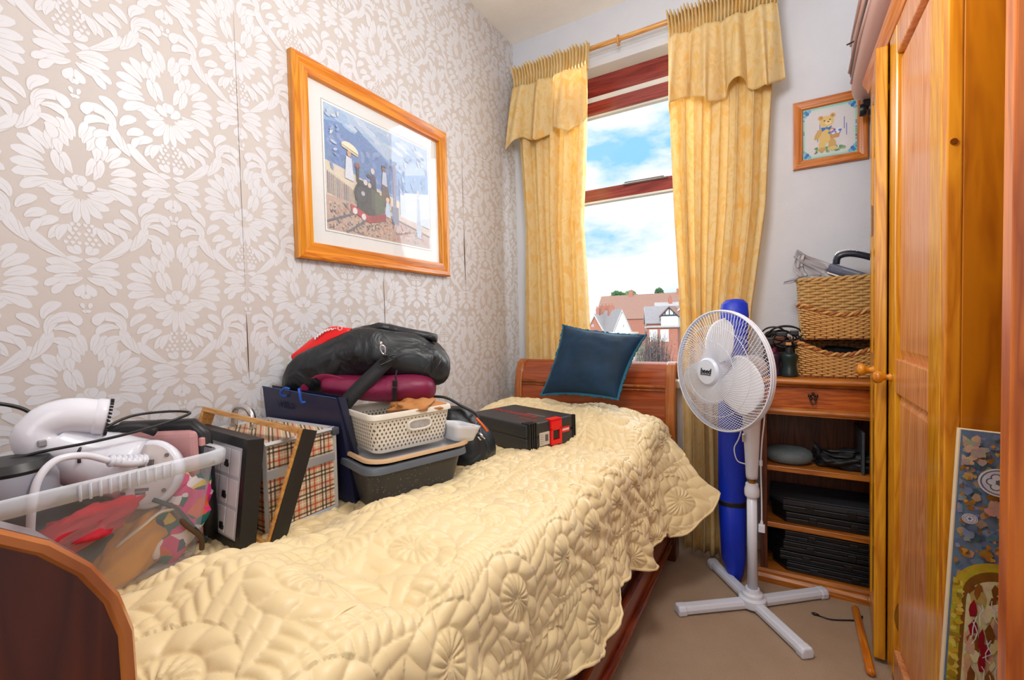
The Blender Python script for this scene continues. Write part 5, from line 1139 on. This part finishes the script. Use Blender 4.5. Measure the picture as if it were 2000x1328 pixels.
b=MB(); b.M=tubM(*TC,BZ-.008); rimring(b,.146,.124,.116,.012,.018,r=.045); b.build('rim',plain('tub_rim',(96,104,114),.4),tb,auto=40)
tr_=thing('white_tray',(TC[0],TC[1],.745),'white plastic tray with tan edge between the grey tub and the cream basket','tray')
b=MB(); b.M=tubM(TC[0]+.006,TC[1]+.012,.742); tubmesh(b,.140,.112,.016,.014,r=.055); b.build('tray_body',plain('tray_white',(214,216,222),.4),tr_,smooth=True,solid=.002)
b=MB(); b.M=tubM(TC[0]+.006,TC[1]+.012,.742); rimring(b,.153,.125,.010,.008,.008,r=.06); b.build('tan_edge',plain('tan_edge',(206,170,128),.6),tr_,auto=40)
b=MB(); b.M=tubM(TC[0]+.11,TC[1]+.13,.752)@Matrix.Rotation(.18,4,'Y'); tubmesh(b,.035,.05,.05,.012,r=.02); quick('white_dish','small white plastic dish poking out at the far end of the cream basket','dish',b,bpy.data.materials['tray_white'],smooth=True,solid=.002)
b=MB(); b.cbox((-.805,1.11,.79),(.005,.009,.004)); quick('orange_clip','tiny orange plastic clip on the rim of the white dish','clip',b,plain('orange_plastic',(236,96,24),.4),bevel=.001)
cbk=thing('plastic_basket',(TC[0],TC[1],.76),'cream lattice plastic basket with oval handle, on the tray above the grey tub','basket')
m=Mat('cream_lattice',.45); v=m.co(); x_,y_,z_=m.xyz(v); hh=x_*-.3+y_*.954+x_*.0; 
u1=((x_*.300+y_*.954)*85)+0; w1=z_*95; row=w1.m('FLOOR'); uu=(u1+row*.5).fr()-.5; ww=w1.fr()
hole=((uu.ab()*1.6)+((ww-.35).ab()*.9)).lt(.40)
u2=((x_*-.954+y_*.300)*85); uu2=(u2+row*.5).fr()-.5; hole2=((uu2.ab()*1.6)+((ww-.35).ab()*.9)).lt(.40)
geo=m.t.nodes.new('ShaderNodeNewGeometry'); nn=m.xyz(geo.outputs['Normal']); sidef=((nn[0]*.300+nn[1]*.954).ab()).gt(.6); hsel=hole*(1-sidef)+hole2*sidef
inband=z_.gt(.012)*z_.lt(.088)
m.col(m.mix(hsel*inband,lin(226,220,206),lin(96,82,66))); m.bump((hsel*inband)*-1,.6,.004); M_lat=m.m
b=MB(); b.M=tubM(TC[0]-.008,TC[1]+.004,.760); tubmesh(b,.112,.085,.108,.012,r=.022); b.build('basket_side',M_lat,cbk,smooth=True,solid=.003)
b=MB(); b.M=tubM(TC[0]-.008,TC[1]+.004,.760); rimring(b,.122,.095,.096,.005,.014,r=.025); b.build('rim',plain('cream_rim',(230,224,210),.4),cbk,auto=40)
b=MB(); b.M=tubM(TC[0]-.008,TC[1]+.004,.760)@Matrix.Translation((.018,-.0945,.066))
ov=[(.036*cos(a)*1.0 if abs(cos(a))<.9 else .036*cos(a),.000,.013*sin(a)) for a in [2*PI*k/30 for k in range(30)]]
ov=[(math.copysign(abs(cos(a))**.6,cos(a))*.036,0,math.copysign(abs(sin(a))**.7,sin(a))*.014) for a in [2*PI*k/36 for k in range(36)]]
b.tube(ov,.0042,8,closed=True); b.build('handle_ring',bpy.data.materials['cream_rim'],cbk,smooth=True)
b=MB(); b.M=tubM(TC[0]-.008,TC[1]+.004,.760)@Matrix.Translation((.018,-.0955,.066)); b.prism([(x*.93,z*.93) for x,_,z in ov],-.001,.002,'y'); b.build('handle_opening',plain('tissue_inside',(190,186,184),.6,var=.25,ns=90,bump=.8,bs=60),cbk)
b=MB(); lump(b,(-.93,1.0,.868),(.075,.07,.022),3,amp=.4,fr=5); quick('brown_paper','crumpled brown paper in the top of the cream basket under the burgundy bag','paper',b,plain('kraft_paper',(190,128,70),.7),smooth=True)
# burgundy bag
m_bu=Mat('burgundy_nylon',.5); v=m_bu.co(); m_bu.col(m_bu.mix(m_bu.noise(v,7,2),lin(84,10,40),lin(142,16,74))); m_bu.bump(m_bu.noise(v,10,3,.6,.6),.45,.02)
bb=thing('burgundy_bag',(-1.05,.98,.87),'squashed burgundy sports bag with lettered handle, under the black holdall','bag')
ax=Vector((.83,.55,0)).normalized(); side=Vector((-.55,.83,0)).normalized()
b=MB(); secs=[]
for t,hw,hz,dz in ((-.175,.02,.012,.012),(-.165,.06,.028,.010),(-.12,.085,.036,.006),(-.04,.095,.038,0),(.05,.098,.042,-.002),(.11,.09,.044,-.006),(.150,.07,.036,-.010),(.168,.04,.02,-.012)):
    secs.append((Vector((-1.06,.990,.922))+ax*t+Vector((0,0,dz)),side*hw,Vector((0,0,hz))))
b.loft(secs,32,.8,nz_=.018,ns=11,seed=5); b.build('bag_body',m_bu.m,bb,smooth=True,subsurf=1)
b=MB(); hp_=bez([(-1.19,.865,.895),(-1.225,.845,.875),(-1.235,.840,.905),(-1.215,.848,.938),(-1.17,.868,.955),(-1.12,.89,.945),(-1.07,.905,.925)],40)
b.tube(hp_,.0125,8,flat=.18,up=(0,-1,0)); hb=b.build('handle',plain('burgundy_webbing',(132,14,62),.5),bb,smooth=True)
Mh=frame((-1.222,.832,.880),(.83,.50,-.25),(.2,-.2,1)); 
for k,(s_,x,y,r) in enumerate((('O',-.010,.012,.5),('T',.004,.0,.0),('I',.022,-.010,-.3))): text(s_,.016,Mh@Matrix.Translation((x,y,.006))@Matrix.Rotation(r,4,'Z'),'lettering',plain('white_print',(226,222,222),.5) if k==0 else bpy.data.materials['white_print'],hb)
# black holdall
m_bn=Mat('black_nylon',.44); v=m_bn.co(); m_bn.col(m_bn.mix(m_bn.noise(v,5,2),lin(14,15,18),lin(30,38,44))); m_bn.bump(m_bn.noise(v,9,3,.5,.9),.6,.04)
ho=thing('black_holdall',(-1.1,.99,.94),'black sports holdall with shoulder strap and metal clip, on top of the pile','bag')
hold=[(-.300,.03,.04,-.085),(-.292,.055,.072,-.080),(-.25,.085,.094,-.052),(-.17,.10,.094,-.010),(-.08,.105,.092,.022),(-.02,.108,.098,.032),(.06,.108,.094,.022),(.12,.10,.084,.010),(.17,.09,.07,-.002),(.205,.07,.05,-.012),(.222,.035,.025,-.018)]
hc=Vector((-1.105,1.035,.985)); b=MB()
b.loft([(hc+ax*t+Vector((0,0,dz)),side*hw,Vector((0,0,hz*.92))) for t,hw,hz,dz in hold],36,.82,nz_=.034,ns=10,seed=11); b.build('bag_body',m_bn.m,ho,smooth=True,subsurf=1)
def arcstrap(t,w_,nm,hwf=1.03,a0=-.2,a1=1.15):
    ps=[]
    tt=[q[0] for q in hold]; HW=np.interp(t,tt,[q[1] for q in hold]); HZ=np.interp(t,tt,[q[2] for q in hold])*.92; DZ=np.interp(t,tt,[q[3] for q in hold])
    for k in range(20):
        a=(a0+(a1-a0)*k/19)*PI; ps.append(hc+ax*(t+.05*math.sin(a))+Vector((0,0,DZ))-side*HW*hwf*1.02*cos(a)+Vector((0,0,1))*(HZ*hwf*sin(a)*1.05))
    b=MB(); b.tube(ps,w_,8,flat=1,up=ax) if False else None
    for i_ in range(len(ps)-1): pass
    L_=[p+ax*w_ for p in ps]; R2=[p-ax*w_ for p in ps]; i0=b.pts(L_); j0=b.pts(R2)
    for q in range(len(ps)-1): b.face((i0+q,i0+q+1,j0+q+1,j0+q))
    b.build(nm,m_web,ho,smooth=True,solid=.004)
m_web=plain('black_webbing',(26,28,32),.6,bump=.5,bs=500)
arcstrap(-.11,.017,'carry_handle'); arcstrap(-.262,.014,'carry_handle',1.04)
b=MB(); b.loft([(hc+ax*(-.13+.31*k/12)+Vector((0,0,.118-.00*k-.0045*abs(k-5)**1.15)),side*.03,Vector((0,0,.014))) for k in range(13)],16,.9,nz_=.008,ns=14); b.build('top_flap',m_bn.m,ho,smooth=True)
sp_=bez([(-.985,.955,1.012),(-1.0,.935,.985),(-1.035,.892,.935),(-1.065,.862,.89),(-1.09,.848,.85),(-1.118,.842,.80)],30)
b=MB(); wv=Vector((.72,.40,-.45)).normalized()*.021; i0=b.pts([p+wv for p in sp_]); j0=b.pts([p-wv for p in sp_])
for q in range(len(sp_)-1): b.face((i0+q,i0+q+1,j0+q+1,j0+q))
b.build('shoulder_strap',m_web,ho,smooth=True,solid=.004)
b=MB(); q=Vector((-.985,.945,1.012)); Mk=frame(q,(.6,.5,.35),(-.3,-.2,.9)); b.M=Mk
b.tube([(-.024,-.012,.006),(.024,-.012,.006),(.024,.0,.006),(-.024,.0,.006)],.003,6,closed=True); b.tube([(-.003,.004,.008),(.0,.010,.01),(.003,.004,.008)],.005,8)
b.build('strap_buckle',M_black,ho,smooth=True)
b=MB(); b.M=Mk@Matrix.Translation((.002,.010,.010)); b.tube(bez([(0,0,0),(-.007,.008,0),(-.006,.022,0),(.001,.030,0),(.007,.022,0),(.004,.010,0),(0,.004,0)],24),.0022,8); b.tube([(0,.03,0),(.004,.04,-.004)],.004,8); b.build('snap_hook',M_chrome,ho,smooth=True)
b=MB(); q=Vector((-.955,.952,.975)); b.tube([q,q+Vector((.001,-.006,-.018)),q+Vector((.003,-.006,-.03))],.003,6); b.box((q.x-.005,q.y-.014,q.z-.045),(q.x+.008,q.y-.006,q.z-.028)); b.box((q.x-.006,q.y-.014,q.z-.088),(q.x+.008,q.y-.009,q.z-.048)); b.build('zip_pull',M_black,ho,bevel=.001)
# red cap cloth on the holdall
m_red2=plain('bright_red_nylon',(236,10,14),.45)
rd_=thing('red_hat',(-1.27,.9,1.04),'bright red cloth hat with white script, tucked on top of the black holdall','cap')
def capf(u,v_):
    P_=bez([(-1.315,.868,1.012),(-1.275,.880,1.030),(-1.235,.895,1.052),(-1.195,.915,1.080),(-1.135,.945,1.088)],40)
    p=P_[min(len(P_)-1,int(u*(len(P_)-1)))]; w_=.016+.050*sin(PI*min(1,u*.9+.05))
    return p+Vector((-.30,.42,.62)).normalized()*(v_-.35)*w_*1.0+Vector((0,-.006,.004))*sin(PI*v_)
b=MB(); b.grid(capf,40,10); b.build('cloth',m_red2,rd_,smooth=True,solid=.004)
b=MB(); b.tube([capf(u/20,0.02) for u in range(12)],.0025,6); b.build('white_edge',plain('cap_edge',(240,200,200),.5),rd_,smooth=True)
b=MB(); ps=[]
for k in range(60):
    t=k/59; p=capf(.50+.36*t,.62+.15*sin(t*PI*15)*(1-t*.6)); ps.append(p+Vector((.10,-.8,.4)).normalized()*.007)
b.tube(ps,.0017,6); pp=capf(.90,.65)+Vector((.0,-.006,.004)); b.tube([pp+Vector((.006*cos(a),.003*cos(a),.006*sin(a))) for a in [2*PI*k/16 for k in range(16)]],.0014,6,closed=True); b.build('white_script',bpy.data.materials['white_print'],rd_,smooth=True)
# small black bag beyond the basket
sb=thing('black_drawstring_bag',(-.94,1.30,BZ),'black soft bag with an orange zip, slumped between the cream basket and the tool case','bag')
b=MB(); secs=[]
for z,hx_,hy_,dx,dy in ((BZ,.07,.085,0,0),(BZ+.012,.088,.105,0,0),(BZ+.06,.090,.105,-.004,0),(BZ+.11,.078,.092,-.018,-.01),(BZ+.15,.062,.075,-.032,-.025),(BZ+.185,.042,.055,-.042,-.035),(BZ+.20,.016,.03,-.045,-.04)):
    secs.append(((-.945+dx,1.285+dy,z),(hx_,hx_*.2,0),(-hy_*.2,hy_,0)))
b.loft(secs,36,.85,nz_=.022,ns=9,seed=21); b.build('bag_body',m_bn.m,sb,smooth=True,subsurf=1)
b=MB(); b.tube(bez([(-1.03,1.19,.86),(-.99,1.22,.852),(-.95,1.25,.822),(-.915,1.28,.795),(-.900,1.285,.77)],20),.012,8,flat=.4,up=(0,0,1)); b.build('strap',m_web,sb,smooth=True)
b=MB(); b.tube(bez([(-.898,1.262,.782),(-.878,1.268,.760),(-.862,1.278,.735)],10),.0045,8); b.build('orange_zip',bpy.data.materials['orange_plastic'],sb,smooth=True)
b=MB(); b.tube([(-.875,1.245,.735),(-.858,1.255,.715)],[.006,.003],8); b.tube([(-.880,1.240,.724),(-.868,1.245,.712)],.004,6); b.build('cord_lock',M_chrome,sb,smooth=True)
# tool case
tl=thing('tool_case',(-.93,1.65,BZ),'flat black tool case with red latch and paper label, lying near the pillow','tool case')
ex_=Vector((.300,.954,0)); ez_=Vector((0,0,1)); dp_=Vector((-.954,.300,0))
Mc=Matrix(((ex_.x,dp_.x,0,-.800),(ex_.y,dp_.y,0,1.452),(0,0,1,BZ),(0,0,0,1)))
m_tc=plain('charcoal_case',(46,47,50),.4,var=.05,bump=.2,bs=300); m_tcd=plain('charcoal_case_dark',(24,24,27),.4)
def ochm(b,x0,x1,y0,y1,z0,z1,c=.012): b.prism([(x0+c,y0),(x1-c,y0),(x1,y0+c),(x1,y1-c),(x1-c,y1),(x0+c,y1),(x0,y1-c),(x0,y0+c)],z0,z1)
b=MB(); b.M=Mc; ochm(b,0,.272,0,.37,0,.052); b.build('lower_shell',m_tc,tl,bevel=.005,seg=3)
b=MB(); b.M=Mc; ochm(b,0,.272,0,.37,.056,.108); b.build('lid',m_tc,tl,bevel=.007,seg=3)
b=MB(); b.M=Mc; ochm(b,.003,.269,.003,.367,.050,.058); b.build('seam',m_tcd,tl)
for k in range(4):
    b=MB(); b.M=Mc; x=.006+k*.0115; b.box((x-.002,-.005,.004),(x+.004,.012,.112)); b.box((x-.002,-.004,.106),(x+.004,.04-.004*k,.1125)); b.build('corner_rib',m_tcd,tl,bevel=.0015)
for k in range(2):
    b=MB(); b.M=Mc; x=.252+k*.011; b.box((x,-.004,.004),(x+.005,.012,.110)); b.build('corner_rib',m_tcd,tl,bevel=.0015)
b=MB(); b.M=Mc; y0=-.009
for q in (((.118,y0,.012),(.178,0,.030)),((.118,y0,.030),(.128,0,.075)),((.166,y0,.030),(.178,0,.075)),((.118,y0,.068),(.178,.0,.108)),((.118,y0,.104),(.178,.022,.112))): b.box(*q)
b.build('red_latch',plain('latch_red',(236,14,20),.4,var=.02),tl)
b=MB(); b.M=Mc; b.box((.129,-.005,.031),(.165,-.001,.068)); b.build('latch_grip',m_tcd,tl,bevel=.003)
b=MB(); b.M=Mc; b.box((.060,-.0015,.018),(.114,.001,.068)); lb=b.build('paper_label',plain('label_paper',(206,200,190),.6,var=.04),tl)
b=MB(); b.M=Mc
for k in range(7): b.box((.090+k*.0025,-.0022,.032),(.0912+k*.0025+.0004*(k%3),-.0014,.058))
for k in range(5): b.box((.064,-.0022,.026+k*.008),(.078+.003*(k%2),-.0014,.0272+k*.008))
b.build('barcode',plain('barcode_ink',(90,88,86),.6),lb)
b=MB(); b.M=Mc; b.box((.186,-.0016,.048),(.232,.001,.070)); rl=b.build('red_label',bpy.data.materials['latch_red'],tl)
b=MB(); b.M=Mc
for k in range(8): b.prism([(.189+k*.005,.055),(.1925+k*.005,.055),(.194+k*.005,.063),(.1905+k*.005,.063)],-.0024,-.0015,'y')
b.build('lettering',bpy.data.materials['white_print'],rl)
b=MB(); b.M=Mc; m_rp=plain('red_print',(170,44,44),.5,var=.2)
rs=random.Random(5)
for k in range(9):
    y=.355-k*.031; h_=.030 if k%3 else .038; b.prism([(.115,y),(.115+h_,y-.010),(.115+h_,y-.024),(.115,y-.014)],.1080,.1088); b.prism([(.115+h_*.35,y+.0),(.115+h_*.55,y),(.115+h_*.55,y-.028),(.115+h_*.35,y-.028)],.1080,.1086)
b.build('lid_lettering',m_rp,tl)
b=MB(); b.M=Mc
for k in range(7): y=.13-k*.014; b.prism([(.070,y),(.084,y-.004),(.084,y-.010),(.070,y-.007)],.1080,.1087)
b.build('lid_lettering',m_rp,tl)
b=MB(); b.M=Mc; b.box((.150,.06,.108),(.156,.16,.1095)); b.build('lid_ridge',plain('ridge_grey',(120,124,128),.4),tl)
# ------------------------------------------------------------------ outside
GZ=-7.5
m=Mat('far_ground',.9); v=m.co(); m.col(m.mix(m.noise(v,.3,4),lin(120,130,90),lin(170,166,150))); b=MB(); b.box((-260,8,GZ-1),(160,420,GZ)); tag(b.build('ground',m.m),kind='structure')
def brick(name,c1,c2):
    m=Mat(name,.8); v=m.co(); m.col(m.mix(m.noise(v,2.5,3),lin(c1),lin(c2))); return m.m
Br=brick('red_brick',(176,112,98),(200,142,126)); Wr=brick('white_render',(240,238,234),(250,250,250)); Sl=brick('slate_roof',(150,148,156),(184,182,188)); Sl2=brick('pale_slate_roof',(176,178,182),(206,208,210)); Tl=brick('brown_tile_roof',(158,122,112),(184,148,134)); M_wf=plain('white_window_frame',(240,240,244),.4); M_wg=plain('dark_window_glass',(96,110,124),.15); M_tim=plain('dark_timber',(60,70,90),.6)
def house(loc,rz,w_,d,ze,zr,wall,roof,label,chim=(),win=(),timber=False,group=None,ov=.35,band=None):
    """gable ends on local -y/+y, ridge along local y; w_ wide in x"""
    t_=thing('house',(loc[0],loc[1],GZ),label,'house',group); M=Matrix.Translation((loc[0],loc[1],0))@Matrix.Rotation(rz,4,'Z')
    b=MB(); b.M=M; b.prism([(-w_/2,GZ),(w_/2,GZ),(w_/2,ze),(0,zr),(-w_/2,ze)],0,d,'y'); b.build('wall',wall,t_)
    for sx in (-1,1):
        b=MB(); b.M=M; n_=Vector((sx*(zr-ze),0,w_/2)).normalized()*.25; o0=(sx*(w_/2+ov),ze-ov*(zr-ze)/(w_/2)); 
        b.prism([(0,zr),(o0[0],o0[1]),(o0[0]+n_.x,o0[1]+n_.z),(0,zr+.25)],-ov,d+ov,'y'); b.build('roof_slope',roof,t_)
        b=MB(); b.M=M; b.prism([(0,zr+.05),(o0[0],o0[1]-.05),(o0[0],o0[1]-.35),(0,zr-.28)],-ov-.06,-ov+.06,'y'); b.build('bargeboard',M_tim if timber else M_wf,t_)
    for (x,y,s_,h_) in chim:
        b=MB(); b.M=M; b.box((x-s_/2,y-s_/2,zr-2.2),(x+s_/2,y+s_/2,zr+h_)); c_=b.build('chimney',Br,t_)
        for q in (-.3,.3): b=MB(); b.M=M; b.tube([(x+q*s_,y,zr+h_),(x+q*s_,y,zr+h_+.6)],.16,8); b.build('chimney_pot',Br,c_)
    for (face,x,z,ww,hh) in win:
        b=MB(); b.M=M
        if face=='f': b.box((x-ww/2,-.12,z-hh/2),(x+ww/2,-.02,z+hh/2))
        else: sx=1 if face=='r' else -1; b.box((min(sx*(w_/2+.02),sx*(w_/2+.12)),x-ww/2,z-hh/2),(max(sx*(w_/2+.02),sx*(w_/2+.12)),x+ww/2,z+hh/2))
        f_=b.build('window',M_wf,t_); b=MB(); b.M=M
        if face=='f': b.box((x-ww/2+.15,-.15,z-hh/2+.15),(x+ww/2-.15,-.11,z+hh/2-.15))
        else: b.box((min(sx*(w_/2+.11),sx*(w_/2+.15)),x-ww/2+.15,z-hh/2+.15),(max(sx*(w_/2+.11),sx*(w_/2+.15)),x+ww/2-.15,z+hh/2-.15))
        b.build('pane',M_wg,f_)
    if timber:
        for x in (-.5,0,.5): b=MB(); b.M=M; b.box((x*w_*.5-.12,-.1,ze),(x*w_*.5+.12,-.02,zr-abs(x)*(zr-ze)-.2)); b.build('timber_post',M_tim,t_)
        b=MB(); b.M=M; b.box((-w_/2,-.12,ze-.2),(w_/2,-.02,ze+.15)); b.build('timber_beam',M_tim,t_)
    return t_
house((-39.6,108),.0,4.6,12,-1.0,3.1,Br,Sl2,'small red brick gable house outside the window, leftmost in view',chim=((-.2,3,.9,1.6),(1.6,7,1.1,2.0)),win=(('f',-.6,.4,.5,.6),))
house((-31.6,104),.62,4.6,15,-1.2,4.0,Wr,Sl,'house outside with a bright white gable end and long grey slate roof',chim=((0,8,1.4,1.3),(0,14,1.6,1.6)),win=(('f',.4,.3,.4,.6),))
house((-30.5,122),-1.25,7.5,12,.8,4.9,Br,Sl,'red brick house outside with grey slate roof, right of the white gable',chim=((0,9,1.0,1.8),),win=(('f',0,-.9,1.2,1.2),('f',-2,-.9,1.2,1.2),('f',1.8,-.9,1.0,1.2)))
house((-31,136),-1.25,8,20,2.2,6.4,Br,Sl2,'brick house outside with pale slate roof in the terrace behind the slate roofed house',chim=((0,4,1.0,1.6),),win=(('f',0,-.5,1.6,1.4),('f',2.4,-.5,1.6,1.4)))
house((-23.6,118),-.05,4.2,14,2.6,4.7,Wr,Tl,'house outside with black and white timbered gable, under the brown tiled roof',chim=((1.5,6,.9,1.6),),timber=True)
house((-21.3,121),.0,5,12,2.0,4.6,Br,Sl2,'red brick house outside with white bays, nearest the right curtain',win=(('f',-1.2,.6,1.0,1.5),('f',.9,.6,1.0,1.5),('f',-.2,-1.6,3.0,1.2)))
# long brown roof: ridge runs across
house((-62,178),-PI/2,16,46,2.5,11.6,Br,Tl,'long far building outside with a broad brown tiled roof on the skyline',chim=((0,12,1.6,1.6),(0,30,1.6,1.6)))
b=MB()
for (x,y,w_,h_) in ((-25.4,96,3.4,2.3),): 
    b.box((x-w_/2,y,GZ),(x+w_/2,y+5,-.9)); 
wo_=thing('garage',(-27.5,92,GZ),'low white garage with pale flat roof outside below the white gable','garage')
b=MB(); b.box((-34.5,88,GZ),(-25.8,95,-1.3)); b.build('wall',Wr,wo_); b=MB(); b.box((-34.9,87.6,-1.3),(-25.4,95.4,-1.0)); b.build('roof',Wr,wo_)
wo_=thing('garage',(-21,98,GZ),'white double garage with two white doors outside by the right curtain','garage')
b=MB(); b.box((-24.2,98,GZ),(-18.0,104,-.2)); b.build('wall',Br,wo_)
for x in (-22.9,-20.6): b=MB(); b.box((x-.85,97.8,-3.2),(x+.85,98,-.6)); b.build('garage_door',M_wf,wo_)
b=MB(); b.box((-24.6,97.4,-.2),(-17.6,104.4,.1)); b.build('roof',Sl2,wo_)
def tree(name,c,r3,label,cat,colr,seed,trunk=True,group=None,nb=26,tw=0):
    t_=thing(name,(c[0],c[1],GZ),label,cat,group); b=MB(); rs=random.Random(seed)
    for k in range(nb):
        th=rs.uniform(0,2*PI); ph=rs.uniform(-.9,1.3); q=rs.uniform(.35,.85); p=(c[0]+r3[0]*q*cos(th)*cos(ph),c[1]+r3[1]*q*sin(th)*cos(ph),c[2]+r3[2]*q*sin(ph)); s_=rs.uniform(.22,.42)
        lump(b,p,(r3[0]*s_,r3[1]*s_,r3[2]*s_),seed+k,n=9,amp=.9,fr=7)
    m=Mat(name+'_leaf%d'%seed,.9); v=m.co(); sc_=6/max(r3); m.col(m.mix(m.noise(v,sc_,5,.7),lin(tuple(int(x*.6) for x in colr)),lin(colr))); b.build('foliage',m.m,t_)
    if trunk: b=MB(); b.tube([(c[0],c[1],GZ),(c[0],c[1],c[2])],r3[0]*.08,8); b.build('trunk',M_tim,t_)
    return t_
tree('tree',(-63,200,11.5),(3.6,3.6,3.8),'round green tree outside on the skyline behind the left chimneys','tree',(96,150,96),1)
tree('tree',(-57.5,203,12.6),(3.4,3.4,2.9),'pale green tree outside on the skyline beside the darker round tree','tree',(150,186,134),2)
tree('tree',(-45.2,205,12.9),(2.4,2.4,2.6),'small dark green tree top outside above the brown tiled roof','tree',(96,140,100),3)
def shrub(c,r3,label,colr,seed,n=220):
    t_=thing('shrub',(c[0],c[1],GZ),label,'shrub'); rs=random.Random(seed); b=MB()
    for k in range(n):
        x=c[0]+rs.gauss(0,r3[0]*.5); y=c[1]+rs.gauss(0,r3[1]*.5); z=c[2]-r3[2]; L_=r3[2]*rs.uniform(.8,2.1)*max(.3,1-((x-c[0])/r3[0])**2*.5); dx=rs.uniform(-.5,.5)
        b.tube([(x,y,z),(x+dx*.4,y,z+L_*.6),(x+dx,y+rs.uniform(-.3,.3),z+L_)],[.03,.02,.008],4)
    b.build('twigs',plain('twig_bark%d'%seed,(130,118,124),.9,var=.2,ns=3),t_)
    b=MB()
    for k in range(n*3):
        p=Vector((c[0]+rs.gauss(0,r3[0]*.5),c[1]+rs.gauss(0,r3[1]*.5),c[2]+rs.uniform(-1,.7)*r3[2])); a=Vector((rs.gauss(0,1),rs.gauss(0,1),rs.gauss(0,1))).normalized()*.07; e_=a.cross(Vector((rs.gauss(0,1),rs.gauss(0,1),rs.gauss(0,1)))).normalized()*.05
        i=b.pts([p-a,p+e_,p+a,p-e_]); b.face((i,i+1,i+2,i+3))
    b.build('leaves',plain('shrub_leaf%d'%seed,colr,.8,var=.2,ns=3),t_)
shrub((-9.3,40,-1.6),(1.5,1.2,1.9),'bare grey brown twiggy shrub outside the window beside the right curtain',(140,140,120),1)
shrub((-9.9,36,-2.9),(1.4,1.2,1.3),'leafy yellow green shrub outside the window just above the headboard',(150,170,110),2,160)
